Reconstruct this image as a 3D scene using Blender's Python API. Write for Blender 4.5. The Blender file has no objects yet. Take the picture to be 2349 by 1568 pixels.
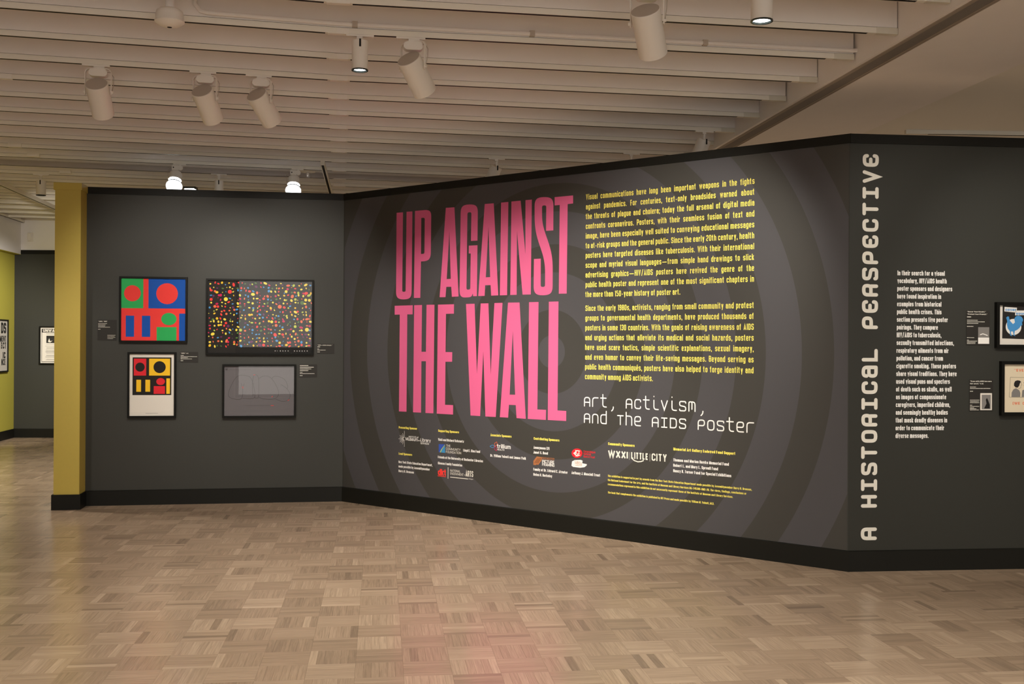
import bpy, bmesh, math, random
import numpy as np
from mathutils import Vector, Matrix
from mathutils.geometry import tessellate_polygon

random.seed(7)
C = bpy.context.scene.collection
PI = math.pi

# ------------------------------------------------------------------ camera
F_PX, PITCH, ROLL, EYE = 2426.05, math.radians(0.0674), math.radians(0.3121), 1.5606
cam_d = bpy.data.cameras.new('camera')
cam_d.sensor_fit = 'HORIZONTAL'
cam_d.sensor_width = 36.0
cam_d.lens = 36.0 * F_PX / 2349.0
cam_d.clip_end = 200
cam = bpy.data.objects.new('camera', cam_d)
C.objects.link(cam)
# right / up / back axes of a level camera looking along +Y, pitched and rolled
cp, sp, cr, sr = math.cos(PITCH), math.sin(PITCH), math.cos(ROLL), math.sin(ROLL)
ax_r, ax_f, ax_u = Vector((1, 0, 0)), Vector((0, cp, sp)), Vector((0, -sp, cp))
right = ax_r * cr + ax_u * sr
up = ax_u * cr - ax_r * sr
M = Matrix((right, up, -ax_f)).transposed().to_4x4()
M.translation = Vector((0, 0, EYE))
cam.matrix_world = M
bpy.context.scene.camera = cam

# ------------------------------------------------------------------ world, exposure
w = bpy.data.worlds.new('world')
bpy.context.scene.world = w
w.use_nodes = True
w.node_tree.nodes['Background'].inputs[0].default_value = (1.0, 0.86, 0.72, 1)
w.node_tree.nodes['Background'].inputs[1].default_value = 0.05
vs = bpy.context.scene.view_settings
vs.view_transform = 'Standard'
vs.look = 'None'
vs.exposure = 0.0
vs.gamma = 1.0
vs.use_curve_mapping = False
bpy.context.scene.cycles.max_bounces = 8
bpy.context.scene.cycles.diffuse_bounces = 5
bpy.context.scene.cycles.caustics_reflective = False
bpy.context.scene.cycles.caustics_refractive = False

WARM = (1.0, 0.93, 0.83)
def spot_light(loc, target, power, cone=60, blend=0.8, col=WARM, radius=0.05, name='lamp_or_fill_beam'):
    d = bpy.data.lights.new(name, 'SPOT')
    d.energy = power; d.color = col; d.spot_size = math.radians(cone); d.spot_blend = blend
    d.shadow_soft_size = radius
    o = bpy.data.objects.new(name, d); C.objects.link(o)
    o.location = loc
    o.rotation_euler = (Vector(target) - Vector(loc)).to_track_quat('-Z', 'Y').to_euler()
    return o

# spots at the track lamps in view and overhead, plus unseen ones added as fill
LIGHTS = [
    # loc, target, power, cone
    ((-2.75, 7.5, 3.15), (-3.2, 10.1, 1.75), 162, 58),
    ((-1.95, 7.75, 3.15), (-2.2, 10.3, 1.7), 162, 58),
    ((-1.5, 7.6, 3.15), (-0.3, 9.3, 1.3), 92, 66),
    ((-0.4, 6.9, 3.15), (0.4, 8.9, 1.15), 150, 70),
    ((0.85, 5.9, 3.15), (1.25, 8.2, 1.8), 256, 66),
    ((2.3, 4.9, 3.3), (2.95, 7.35, 1.75), 112, 58),
    ((3.3, 4.9, 3.3), (3.9, 7.45, 1.6), 137, 58),
    # the hanging downlight and unseen spots added to wash floor and ceiling
    ((0.9, 4.3, 3.3), (0.8, 5.4, 0), 170, 120),
    ((-1.4, 5.2, 3.3), (-1.0, 6.3, 0), 145, 120),
    ((-0.9, 6.65, 3.15), (-0.5, 7.6, 0), 190, 100),
    ((-1.4, 8.6, 3.3), (-1.3, 9.0, 0), 110, 110),
    ((0.6, 2.6, 3.3), (0.3, 3.5, 0), 217, 130),
    ((-2.2, 1.2, 3.3), (-2.2, 1.8, 0), 156, 130),
    ((2.6, 1.6, 3.3), (2.6, 2.2, 0), 135, 130),
    ((-4.2, 4.5, 3.3), (-4.3, 5.2, 0), 104, 120),
    # gallery beyond on the left and behind the partitions, with unseen fill spots added
    ((-5.4, 13.2, 3.0), (-8.0, 16.1, 1.4), 950, 52),
    ((-5.2, 12.0, 3.2), (-7.5, 17.0, 2.3), 130, 40),  # added spot without a fixture, lifts the white upper wall
    ((-6.0, 12.3, 3.3), (-6.2, 13.0, 0), 284, 120),
    ((-5.2, 10.0, 3.3), (-5.2, 10.6, 0), 176, 120),
    ((-1.0, 13.5, 3.2), (-1.0, 14.0, 0), 284, 140),
    ((2.5, 11.5, 3.2), (2.5, 12.0, 0), 284, 140),
    ((4.4, 9.6, 3.0), (4.4, 9.8, 0), 300, 140),  # added behind the partition to brighten the ceiling on the right
    ((4.2, 3.0, 3.2), (4.2, 4.2, 0), 110, 130),  # added wash for the right-hand floor and ceiling
    ((-4.3, 6.4, 3.3), (-4.25, 9.5, 0.9), 128, 44),
]
for L_ in LIGHTS:
    spot_light(*L_)

# ------------------------------------------------------------------ pixel -> point helpers (photo read at 2349x1568)
def ray(px, py):
    a, b = px - 1174.5, py - 784.0
    u = cr * a + sr * b
    v = -sr * a + cr * b
    return ax_r * (u / F_PX) + ax_f + ax_u * (-v / F_PX)
def on_z(px, py, Z):
    d = ray(px, py)
    return Vector((0, 0, EYE)) + d * ((Z - EYE) / d.z)

# ------------------------------------------------------------------ materials
def mat(name, col, rough=0.5, spec=0.5, metal=0.0, emit=None, estr=0.0, noise=0.0, nscale=40, bump=0.0, coat=0.0):
    m = bpy.data.materials.new(name); m.use_nodes = True
    nt = m.node_tree; p = nt.nodes['Principled BSDF']
    p.inputs['Base Color'].default_value = (*col, 1)
    p.inputs['Roughness'].default_value = rough
    p.inputs['Specular IOR Level'].default_value = spec
    p.inputs['Metallic'].default_value = metal
    if coat: p.inputs['Coat Weight'].default_value = coat; p.inputs['Coat Roughness'].default_value = 0.08
    if emit:
        p.inputs['Emission Color'].default_value = (*emit, 1); p.inputs['Emission Strength'].default_value = estr
    if noise or bump:
        tc = nt.nodes.new('ShaderNodeTexCoord'); n = nt.nodes.new('ShaderNodeTexNoise')
        n.inputs['Scale'].default_value = nscale; n.inputs['Detail'].default_value = 4
        nt.links.new(tc.outputs['Object'], n.inputs['Vector'])
        if noise:
            mx = nt.nodes.new('ShaderNodeMix'); mx.data_type = 'RGBA'
            mx.inputs['A'].default_value = (*[c * (1 - noise) for c in col], 1)
            mx.inputs['B'].default_value = (*[min(1, c * (1 + noise)) for c in col], 1)
            nt.links.new(n.outputs['Fac'], mx.inputs['Factor']); nt.links.new(mx.outputs['Result'], p.inputs['Base Color'])
        if bump:
            b = nt.nodes.new('ShaderNodeBump'); b.inputs['Strength'].default_value = bump; b.inputs['Distance'].default_value = 0.002
            nt.links.new(n.outputs['Fac'], b.inputs['Height']); nt.links.new(b.outputs['Normal'], p.inputs['Normal'])
    return m
def srgb(r, g, b):
    f = lambda c: (c / 255 / 12.92) if c / 255 <= 0.04045 else ((c / 255 + 0.055) / 1.055) ** 2.4
    return (f(r), f(g), f(b))

DARK = mat('charcoal_wall_paint', (0.038, 0.039, 0.034), 0.55, 0.35, noise=0.06, nscale=60, bump=0.08)
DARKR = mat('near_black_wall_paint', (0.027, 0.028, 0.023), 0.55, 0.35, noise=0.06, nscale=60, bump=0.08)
DARKTRIM = mat('black_trim_paint', (0.009, 0.009, 0.007), 0.5, 0.2)
YELLOW = mat('mustard_wall_paint', (0.53, 0.415, 0.085), 0.55, 0.35, noise=0.03, nscale=30)
YELGREEN = mat('chartreuse_wall_paint', (0.46, 0.42, 0.07), 0.6, 0.3)
WHITEP = mat('offwhite_ceiling_paint', (0.86, 0.835, 0.82), 0.7, 0.25, noise=0.025, nscale=5)
TRACKW = mat('white_track_enamel', (0.82, 0.785, 0.70), 0.45, 0.4)
GREYDUCT = mat('grey_wireway', (0.42, 0.385, 0.37), 0.5, 0.4)
BLACKIN = mat('black_track_liner', (0.012, 0.011, 0.010), 0.6, 0.2)
FIXW = mat('white_lamp_enamel', (0.84, 0.80, 0.74), 0.4, 0.45)
ENDCAP = mat('track_end_cap', (0.66, 0.63, 0.54), 0.5, 0.4)
FIXCAP = mat('lamp_back_cap', (0.52, 0.46, 0.40), 0.5, 0.4)
FRAMEB = mat('black_picture_frame', (0.005, 0.005, 0.004), 0.45, 0.15)
GRILLE = mat('dark_grille_metal', (0.24, 0.22, 0.20), 0.5, 0.4)
GRILLEF = mat('grille_border', (0.36, 0.31, 0.26), 0.5, 0.4)
LENS = mat('lit_lens', (1, 1, 1), 0.3, emit=(0.92, 0.97, 1.0), estr=14)
GLASSRING = mat('glowing_glass_ring', (1, 1, 1), 0.2, emit=(0.93, 0.97, 1.0), estr=5)
CHROME = mat('dark_reflector_rim', (0.05, 0.06, 0.055), 0.25, 0.6, metal=0.6)
PINK = mat('pink_vinyl', srgb(222, 100, 146), 0.42, 0.45)
YTXT = mat('pale_yellow_vinyl', srgb(240, 226, 104), 0.5, 0.3)
WTXT = mat('white_vinyl', (0.86, 0.85, 0.82), 0.5, 0.3)
PAPER = mat('white_paper', (0.78, 0.74, 0.67), 0.7, 0.2)
CREAM = mat('cream_paper', (0.78, 0.68, 0.50), 0.7, 0.2)
INK = mat('black_ink', (0.012, 0.011, 0.010), 0.6, 0.2)
RED = mat('coral_red_print', srgb(243, 62, 58), 0.6, 0.2)
CRED = mat('crimson_print', srgb(226, 40, 52), 0.6, 0.2)
GREEN = mat('green_print', srgb(42, 176, 92), 0.6, 0.2)
BLUE = mat('blue_print', srgb(0, 82, 178), 0.6, 0.2)
YELP = mat('yellow_print', srgb(250, 200, 40), 0.6, 0.2)
LBLUE = mat('sky_blue_print', srgb(70, 150, 215), 0.6, 0.2)
ORANGE = mat('orange_print', srgb(232, 110, 70), 0.6, 0.2)
PURPLE = mat('purple_print', srgb(105, 40, 95), 0.6, 0.2)
MAGENTA = mat('magenta_print', srgb(200, 25, 85), 0.6, 0.2)
OLIVE = mat('olive_green_print', srgb(85, 120, 55), 0.6, 0.2)
LIME = mat('lime_print', srgb(190, 205, 75), 0.6, 0.2)
PALEY = mat('lemon_print', srgb(245, 222, 80), 0.6, 0.2)
TAN = mat('tan_print', srgb(170, 110, 70), 0.6, 0.2)
GREYP = mat('grey_paper', (0.13, 0.122, 0.13), 0.6, 0.2)
GLINE = mat('dark_grey_line', (0.035, 0.033, 0.033), 0.6, 0.2)
MIDGREY = mat('mid_grey_print', (0.22, 0.21, 0.20), 0.6, 0.2)
LABELB = mat('black_label_card', (0.022, 0.020, 0.017), 0.5, 0.3)
MONOW = mat('warm_white_vinyl', (0.80, 0.78, 0.70), 0.5, 0.3)

def glass_mat():
    m = bpy.data.materials.new('picture_glazing'); m.use_nodes = True
    nt = m.node_tree; nt.nodes.remove(nt.nodes['Principled BSDF'])
    out = nt.nodes['Material Output']
    tr = nt.nodes.new('ShaderNodeBsdfTransparent'); gl = nt.nodes.new('ShaderNodeBsdfGlossy')
    gl.inputs['Roughness'].default_value = 0.01
    fr = nt.nodes.new('ShaderNodeFresnel')
    # a thin pane reflects alike from both sides: keep the ratio of indices the same when it is met from behind
    ge = nt.nodes.new('ShaderNodeNewGeometry'); mr = nt.nodes.new('ShaderNodeMapRange')
    mr.inputs['To Min'].default_value = 1.49; mr.inputs['To Max'].default_value = 1 / 1.49
    nt.links.new(ge.outputs['Backfacing'], mr.inputs[0]); nt.links.new(mr.outputs[0], fr.inputs['IOR'])
    mx = nt.nodes.new('ShaderNodeMixShader')
    nt.links.new(fr.outputs[0], mx.inputs[0]); nt.links.new(tr.outputs[0], mx.inputs[1]); nt.links.new(gl.outputs[0], mx.inputs[2])
    nt.links.new(mx.outputs[0], out.inputs['Surface'])
    return m
GLAZE = glass_mat()

def mural_mat(cu, cv, radii):
    """vinyl mural: concentric rings about (cu, cv) in the wall's own plane (object x, z)"""
    m = bpy.data.materials.new('ringed_mural_vinyl'); m.use_nodes = True
    nt = m.node_tree; p = nt.nodes['Principled BSDF']
    tc = nt.nodes.new('ShaderNodeTexCoord'); sep = nt.nodes.new('ShaderNodeSeparateXYZ')
    nt.links.new(tc.outputs['Object'], sep.inputs[0])
    def mth(op, a, b=None):
        n = nt.nodes.new('ShaderNodeMath'); n.operation = op
        for i, s in enumerate((a, b)):
            if s is None: continue
            if isinstance(s, (int, float)): n.inputs[i].default_value = s
            else: nt.links.new(s, n.inputs[i])
        return n.outputs[0]
    dx = mth('SUBTRACT', sep.outputs['X'], cu); dz = mth('SUBTRACT', sep.outputs['Z'], cv)
    r = mth('SQRT', mth('ADD', mth('MULTIPLY', dx, dx), mth('MULTIPLY', dz, dz)))
    ramp = nt.nodes.new('ShaderNodeValToRGB'); ramp.color_ramp.interpolation = 'CONSTANT'
    RM = 5.0
    nt.links.new(mth('DIVIDE', r, RM), ramp.inputs[0])
    light, dark = (0.068, 0.066, 0.071, 1), (0.049, 0.047, 0.042, 1)
    cr_ = ramp.color_ramp
    cr_.elements[0].position = 0; cr_.elements[0].color = light
    cr_.elements[1].position = radii[0] / RM; cr_.elements[1].color = dark
    for i, rr in enumerate(radii[1:]):
        e = cr_.elements.new(rr / RM); e.color = light if i % 2 == 0 else dark
    nt.links.new(ramp.outputs[0], p.inputs['Base Color'])
    p.inputs['Roughness'].default_value = 0.5; p.inputs['Specular IOR Level'].default_value = 0.35
    n = nt.nodes.new('ShaderNodeTexNoise'); n.inputs['Scale'].default_value = 90
    b = nt.nodes.new('ShaderNodeBump'); b.inputs['Strength'].default_value = 0.06; b.inputs['Distance'].default_value = 0.002
    nt.links.new(tc.outputs['Object'], n.inputs['Vector']); nt.links.new(n.outputs['Fac'], b.inputs['Height']); nt.links.new(b.outputs['Normal'], p.inputs['Normal'])
    return m

def wood_mat():
    m = bpy.data.materials.new('oak_parquet'); m.use_nodes = True
    nt = m.node_tree; p = nt.nodes['Principled BSDF']
    tone = nt.nodes.new('ShaderNodeAttribute'); tone.attribute_name = 'tone'
    gd = nt.nodes.new('ShaderNodeAttribute'); gd.attribute_name = 'gdir'
    tc = nt.nodes.new('ShaderNodeTexCoord')
    mA = nt.nodes.new('ShaderNodeMapping'); mA.inputs['Scale'].default_value = (5, 110, 1)
    mB = nt.nodes.new('ShaderNodeMapping'); mB.inputs['Scale'].default_value = (110, 5, 1)
    mv = nt.nodes.new('ShaderNodeMix'); mv.data_type = 'VECTOR'
    for a in (mA, mB): nt.links.new(tc.outputs['Object'], a.inputs['Vector'])
    nt.links.new(gd.outputs['Fac'], mv.inputs['Factor']); nt.links.new(mA.outputs[0], mv.inputs['A']); nt.links.new(mB.outputs[0], mv.inputs['B'])
    off = nt.nodes.new('ShaderNodeVectorMath'); off.operation = 'ADD'
    sc = nt.nodes.new('ShaderNodeVectorMath'); sc.operation = 'SCALE'; sc.inputs[0].default_value = (31, 57, 91)
    nt.links.new(tone.outputs['Fac'], sc.inputs['Scale'])
    nt.links.new(mv.outputs['Result'], off.inputs[0]); nt.links.new(sc.outputs[0], off.inputs[1])
    n = nt.nodes.new('ShaderNodeTexNoise'); n.inputs['Scale'].default_value = 1.0; n.inputs['Detail'].default_value = 3; n.inputs['Distortion'].default_value = 0.6
    nt.links.new(off.outputs[0], n.inputs['Vector'])
    ramp = nt.nodes.new('ShaderNodeValToRGB')
    e = ramp.color_ramp.elements
    e[0].position = 0.0; e[0].color = (0.14, 0.105, 0.075, 1)
    e[1].position = 1.0; e[1].color = (0.575, 0.44, 0.315, 1)
    for pos, c in ((0.12, (0.275, 0.20, 0.138)), (0.35, (0.365, 0.265, 0.182)), (0.6, (0.42, 0.31, 0.215)), (0.8, (0.485, 0.365, 0.255))):
        q = e.new(pos); q.color = (*c, 1)
    nt.links.new(tone.outputs['Fac'], ramp.inputs[0])
    gr = nt.nodes.new('ShaderNodeMapRange'); gr.inputs['From Min'].default_value = 0.3; gr.inputs['From Max'].default_value = 0.7
    gr.inputs['To Min'].default_value = 0.80; gr.inputs['To Max'].default_value = 1.08
    nt.links.new(n.outputs['Fac'], gr.inputs[0])
    mu = nt.nodes.new('ShaderNodeVectorMath'); mu.operation = 'SCALE'
    nt.links.new(ramp.outputs[0], mu.inputs[0]); nt.links.new(gr.outputs[0], mu.inputs['Scale'])
    nt.links.new(mu.outputs[0], p.inputs['Base Color'])
    p.inputs['Roughness'].default_value = 0.21; p.inputs['Specular IOR Level'].default_value = 0.5
    return m
WOOD = wood_mat()
GAP = mat('dark_floor_joint', (0.10, 0.07, 0.045), 0.7, 0.2)

# ------------------------------------------------------------------ mesh helpers
def new_obj(name, verts, faces, m, parent=None, smooth=False):
    me = bpy.data.meshes.new(name)
    me.from_pydata([tuple(v) for v in verts], [], faces)
    if m:
        for mm in (m if isinstance(m, (list, tuple)) else [m]): me.materials.append(mm)
    if smooth:
        for p in me.polygons: p.use_smooth = True
    me.update()
    o = bpy.data.objects.new(name, me); C.objects.link(o)
    if parent: o.parent = parent
    return o
class MB:
    def __init__(s): s.v, s.f, s.mi = [], [], []
    def add(s, vs, fs, mi=0):
        b = len(s.v); s.v += [tuple(v) for v in vs]; s.f += [tuple(i + b for i in f) for f in fs]; s.mi += [mi] * len(fs)
    def box(s, x0, x1, y0, y1, z0, z1, T=None, mi=0):
        vs = [Vector((x, y, z)) for x in (x0, x1) for y in (y0, y1) for z in (z0, z1)]
        if T: vs = [T @ v for v in vs]
        s.add(vs, [(0, 1, 3, 2), (4, 6, 7, 5), (0, 4, 5, 1), (2, 3, 7, 6), (0, 2, 6, 4), (1, 5, 7, 3)], mi)
    def lathe(s, prof, seg=32, T=None, mi=0):
        """profile [(r, z)], about z"""
        vs = []
        for r, z in prof:
            for k in range(seg):
                a = 2 * PI * k / seg; v = Vector((r * math.cos(a), r * math.sin(a), z)); vs.append(T @ v if T else v)
        fs = []
        for i in range(len(prof) - 1):
            for k in range(seg):
                k2 = (k + 1) % seg
                fs.append((i * seg + k, i * seg + k2, (i + 1) * seg + k2, (i + 1) * seg + k))
        s.add(vs, fs, mi)
    def disc(s, r, z, seg=32, T=None, flip=False, mi=0):
        vs = [Vector((r * math.cos(2 * PI * k / seg), r * math.sin(2 * PI * k / seg), z)) for k in range(seg)]
        if T: vs = [T @ v for v in vs]
        f = tuple(range(seg)); s.add(vs, [f[::-1] if flip else f], mi)
    def tube(s, pts, r, seg=8, T=None, mi=0, closed=False):
        pts = [Vector(p) for p in pts]; rings = []
        n = len(pts)
        for i, p in enumerate(pts):
            a = pts[i - 1] if (i > 0 or closed) else p; b = pts[(i + 1) % n] if (i < n - 1 or closed) else p
            d = (b - a).normalized(); q = d.to_track_quat('Z', 'Y')
            rings.append([p + q @ Vector((r * math.cos(2 * PI * k / seg), r * math.sin(2 * PI * k / seg), 0)) for k in range(seg)])
        vs = [v for R in rings for v in R]
        if T: vs = [T @ v for v in vs]
        fs = []
        for i in range(n if closed else n - 1):
            j = (i + 1) % n
            for k in range(seg):
                k2 = (k + 1) % seg; fs.append((i * seg + k, i * seg + k2, j * seg + k2, j * seg + k))
        if not closed: fs += [tuple(range(seg))[::-1], tuple((n - 1) * seg + k for k in range(seg))]
        s.add(vs, fs, mi)
    def poly(s, loops, y=0.0, mi=0):
        """flat filled shape in the x-z plane facing -y; loops: outer + holes"""
        L3 = [[Vector((a, b, 0)) for a, b in lp] for lp in loops]
        flat = [v for lp in L3 for v in lp]
        tris = tessellate_polygon(L3)
        fs = []
        for t in tris:
            a, b, c = [flat[i] for i in t]
            if ((b - a).cross(c - a)).z < 0: t = (t[0], t[2], t[1])
            fs.append(tuple(t))
        s.add([(v.x, y, v.y) for v in flat], fs, mi)
    def build(s, name, m, parent=None, smooth=False):
        o = new_obj(name, s.v, s.f, m, parent)
        if isinstance(m, (list, tuple)):
            for p, i in zip(o.data.polygons, s.mi): p.material_index = i
        if smooth:
            for p in o.data.polygons: p.use_smooth = True
            if smooth != 'all':
                o.data.set_sharp_from_angle(angle=math.radians(40))
        return o
def empty(name, M4, label=None, cat=None, group=None):
    o = bpy.data.objects.new(name, None); C.objects.link(o); o.empty_display_size = 0.1
    o.matrix_world = M4
    if label: o['label'] = label
    if cat: o['category'] = cat
    if group: o['group'] = group
    return o
def struct(o): o['kind'] = 'structure'; return o

# ------------------------------------------------------------------ wall frames: local x along the wall, z up, -y towards the room
class Wall:
    def __init__(s, A, B):
        s.A = Vector((A[0], A[1], 0)); s.B = Vector((B[0], B[1], 0)); s.L = (s.B - s.A).length
        s.e = (s.B - s.A).normalized(); s.inw = Vector((-s.e.y, s.e.x, 0))
        m = Matrix((s.e, s.inw, Vector((0, 0, 1)))).transposed().to_4x4(); m.translation = s.A; s.M = m
    def uv(s, px, py):
        d = ray(px, py); o = Vector((0, 0, EYE))
        t = (s.A - o).dot(s.inw) / d.dot(s.inw); P = o + d * t
        return ((P - s.A).dot(s.e), P.z)
    def at(s, u, v, out=0.0):
        return Matrix.Translation(s.A + s.e * u - s.inw * out + Vector((0, 0, v))) @ s.M.to_3x3().to_4x4()
H = 3.016
PA, PB = (-4.035, 10.013), (-1.6593, 10.3964)
WL = Wall((-3.8754, 10.0387), PB)
WM = Wall(PB, (2.3252, 7.2970))
WR = Wall((2.3252, 7.2970), (3.5886, 7.4274))
TH = math.radians(7.1115)
DEP = Vector((-math.sin(TH), math.cos(TH), 0)); CRS = Vector((math.cos(TH), math.sin(TH), 0))

def wall_body(name, W, u0, u1, m, thick=0.12, trim=True, cap_m=DARKTRIM, base_m=DARKTRIM, h=H, miter0=0, miter1=0, body_m=None):
    o = MB(); o.box(u0, u1, 0, thick, 0, h, None)
    w_ = struct(o.build(name, m)); w_.matrix_world = W.M
    if trim:
        b = MB()  # cap moulding along the top
        b.add([(u0, -0.010, h - 0.062), (u1 + miter1 * 0.010, -0.010, h - 0.062), (u1 + miter1 * 0.010, -0.010, h + 0.002), (u0, -0.010, h + 0.002),
               (u0, thick, h - 0.062), (u1, thick, h - 0.062), (u1, thick, h + 0.002), (u0, thick, h + 0.002)],
              [(0, 1, 2, 3), (3, 2, 6, 7), (0, 4, 5, 1), (1, 5, 6, 2), (0, 3, 7, 4)])
        b.build('top_moulding', cap_m, w_)
        b = MB()
        b.add([(u0, -0.014, 0), (u1 + miter1 * 0.014, -0.014, 0), (u1 + miter1 * 0.014, -0.014, 0.138), (u0, -0.014, 0.138),
               (u0, 0.0, 0), (u1, 0.0, 0), (u1, 0, 0.144), (u0, 0.0, 0.144)],
              [(0, 1, 2, 3), (3, 2, 6, 7), (1, 5, 6, 2), (0, 3, 7, 4)])
        b.build('baseboard', base_m, w_)
    return w_

wall_left = wall_body('wall_left', WL, -0.165, WL.L, DARK)
wall_main = wall_body('wall_centre', WM, 0, WM.L, DARK, miter1=1)
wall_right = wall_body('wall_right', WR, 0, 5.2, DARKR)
# yellow pier: the thick end of the partition, running away behind the left wall
pf0, pf1 = Vector((-4.222, 9.755, 0)), Vector((-3.998, 9.79, 0))
WP = Wall(pf0, pf1)
pier = MB(); pier.box(0, WP.L, 0, 2.6, 0, H)
pier = struct(pier.build('wall_pier', YELLOW)); pier.matrix_world = WP.M
b = MB(); b.box(-0.012, WP.L + 0.010, -0.010, 2.6, H - 0.062, H + 0.004); b.build('top_moulding', YELLOW, pier)
b = MB(); b.box(-0.016, WP.L + 0.012, -0.014, 2.6, 0.0, 0.141); b.build('baseboard', DARKTRIM, pier)

# ------------------------------------------------------------------ lettering engine (flat vinyl strokes)
G = {
 'a': (1, "0,.5 0,x 1,x 1,0|1,.44 0,.44 0,b 1,b"), 'b': (1, "0,0 0,C|0,x 1,x 1,b 0,b"), 'c': (1, "1,.5 1,x 0,x 0,b 1,b 1,.26"),
 'd': (1, "1,0 1,C|1,x 0,x 0,b 1,b"), 'e': (1, "1,.2 1,b 0,b 0,x 1,x 1,.36 0,.36"), 'f': (.55, "1,c .3,c .3,0|-.8,x 1.15,x"),
 'g': (1, "1,X 1,d 0,d 0,-.06|1,x 0,x 0,b 1,b"), 'h': (1, "0,0 0,C|0,x 1,x 1,0"), 'i': (0, "0,0 0,X|0,.85 0,1.0"),
 'j': (.3, "1,X 1,d 0,d|1,.85 1,1.0"), 'k': (1, "0,0 0,C|1,X 0,.3|.35,.45 1,0"), 'l': (0, "0,0 0,C"),
 'm': (1.9, "0,0 0,X|0,x .5,x .5,0|.5,x 1,x 1,0"), 'n': (1, "0,0 0,X|0,x 1,x 1,0"), 'o': (1, "0,b 1,b 1,x 0,x z"),
 'p': (1, "0,D 0,X|0,x 1,x 1,b 0,b"), 'q': (1, "1,D 1,X|1,x 0,x 0,b 1,b"), 'r': (.6, "0,0 0,X|0,x 1,x 1,.52"),
 's': (1, "1,.54 1,x 0,x 0,.42 1,.34 1,b 0,b 0,.22"), 't': (.55, ".3,.97 .3,b 1.1,b|-.8,x 1.15,x"), 'u': (1, "0,X 0,b 1,b|1,X 1,0"),
 'v': (1, "0,X .5,.06 1,X"), 'w': (1.7, "0,X .25,.06 .5,.7 .75,.06 1,X"), 'x': (1, "0,X 1,0|1,X 0,0"), 'y': (1, "0,X .5,.1|1,X .4,D"),
 'z': (1, "0,x 1,x! 0,b! 1,b"),
 'A': (1.2, "0,0 .5,.93 1,0|.18,.26 .82,.26"), 'B': (1.1, "0,b! 0,c! 1,c 1,.52 0,.52|0,.52 1,.52 1,b 0,b"), 'C': (1.1, "1,.68 1,c 0,c 0,b 1,b 1,.32"),
 'D': (1.1, "0,b! 0,c! 1,c 1,b z"), 'E': (.9, "1,c 0,c! 0,b! 1,b|0,.5 .9,.5"), 'F': (.9, "1,c 0,c! 0,0|0,.5 .9,.5"),
 'G': (1.1, "1,.7 1,c 0,c 0,b 1,b 1,.46 .5,.46"), 'H': (1.1, "0,0 0,C|1,0 1,C|0,.5 1,.5"), 'I': (0, "0,0 0,C"), 'J': (.9, "1,C 1,b 0,b 0,.3"),
 'K': (1.1, "0,0 0,C|1,C 0,.4|.3,.55 1,0"), 'L': (.9, "0,C 0,b! 1,b"), 'M': (1.7, "0,0 0,C|1,0 1,C|0,.95 .5,.15 1,.95"),
 'N': (1.2, "0,0 0,C|1,0 1,C|0,.95 1,.05"), 'O': (1.1, "0,b 1,b 1,c 0,c z"), 'P': (1.1, "0,0 0,c! 1,c 1,.42 0,.42"), 'Q': (1.1, "0,b 1,b 1,c 0,c z|.6,.2 1.1,-.1"),
 'R': (1.1, "0,0 0,c! 1,c 1,.44 0,.44|.6,.44 1,0"), 'S': (1.1, "1,.7 1,c 0,c 0,.56 1,.44 1,b 0,b 0,.3"), 'T': (1.0, ".5,0 .5,C|-.1,c 1.1,c"),
 'U': (1.1, "0,C 0,b 1,b 1,C"), 'V': (1.2, "0,C .5,.06 1,C"), 'W': (1.9, "0,C .25,.06 .5,.9 .75,.06 1,C"), 'X': (1.1, "0,C 1,0|1,C 0,0"),
 'Y': (1.1, "0,C .5,.45 1,C|.5,.45 .5,0"), 'Z': (1, "0,c 1,c! 0,b! 1,b"),
 '0': (1.1, "0,b 1,b 1,c 0,c z"), '1': (.4, "1,0 1,C|0,.82 1,c"), '2': (1, "0,.7 0,c 1,c 1,.55 0,.3 0,b 1,b"), '3': (1, "0,.75 0,c 1,c 1,b 0,b 0,.25|.3,.5 1,.5"),
 '4': (1, "1,0 1,C|.9,.95 0,.32|0,.26 1.2,.26"), '5': (1, "1,c 0,c! 0,.58 1,.58 1,b 0,b 0,.22"), '6': (1, "1,.75 1,c 0,c 0,b 1,b 1,.54 0,.54"),
 '7': (1, "0,c 1,c .3,0"), '8': (1, "0,b 1,b 1,c 0,c z|0,.52 1,.52"), '9': (1, "0,.25 0,b 1,b 1,c 0,c 0,.46 1,.46"),
 '.': (0, "0,0 0,.17"), ',': (0, "0,-.12 0,.16"), ';': (0, "0,-.12 0,.16|0,.5 0,.66"), ':': (0, "0,0 0,.16|0,.5 0,.66"), '-': (.8, "0,.36 1,.36"),
 '\u2014': (3.4, "0,.36 1,.36"), '/': (1.0, "0,-.06 1,1.06"), '(': (.3, "1,1.05 0,c 0,b 1,-.05"), ')': (.3, "0,1.05 1,c 1,b 0,-.05"),
 '[': (.4, "1,c 0,c! 0,b! 1,b"), ']': (.4, "0,c 1,c! 1,b! 0,b"), '"': (.8, "0,.74 0,C|1,.74 1,C"), '&': (1.1, "1,.4 .3,b 0,b 0,.4 .8,.7 .8,c .2,c .2,.7 1,0"),
 '\u00e9': (1, "1,.2 1,b 0,b 0,x 1,x 1,.36 0,.36|.3,.84 .8,1.02"),
}
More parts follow.
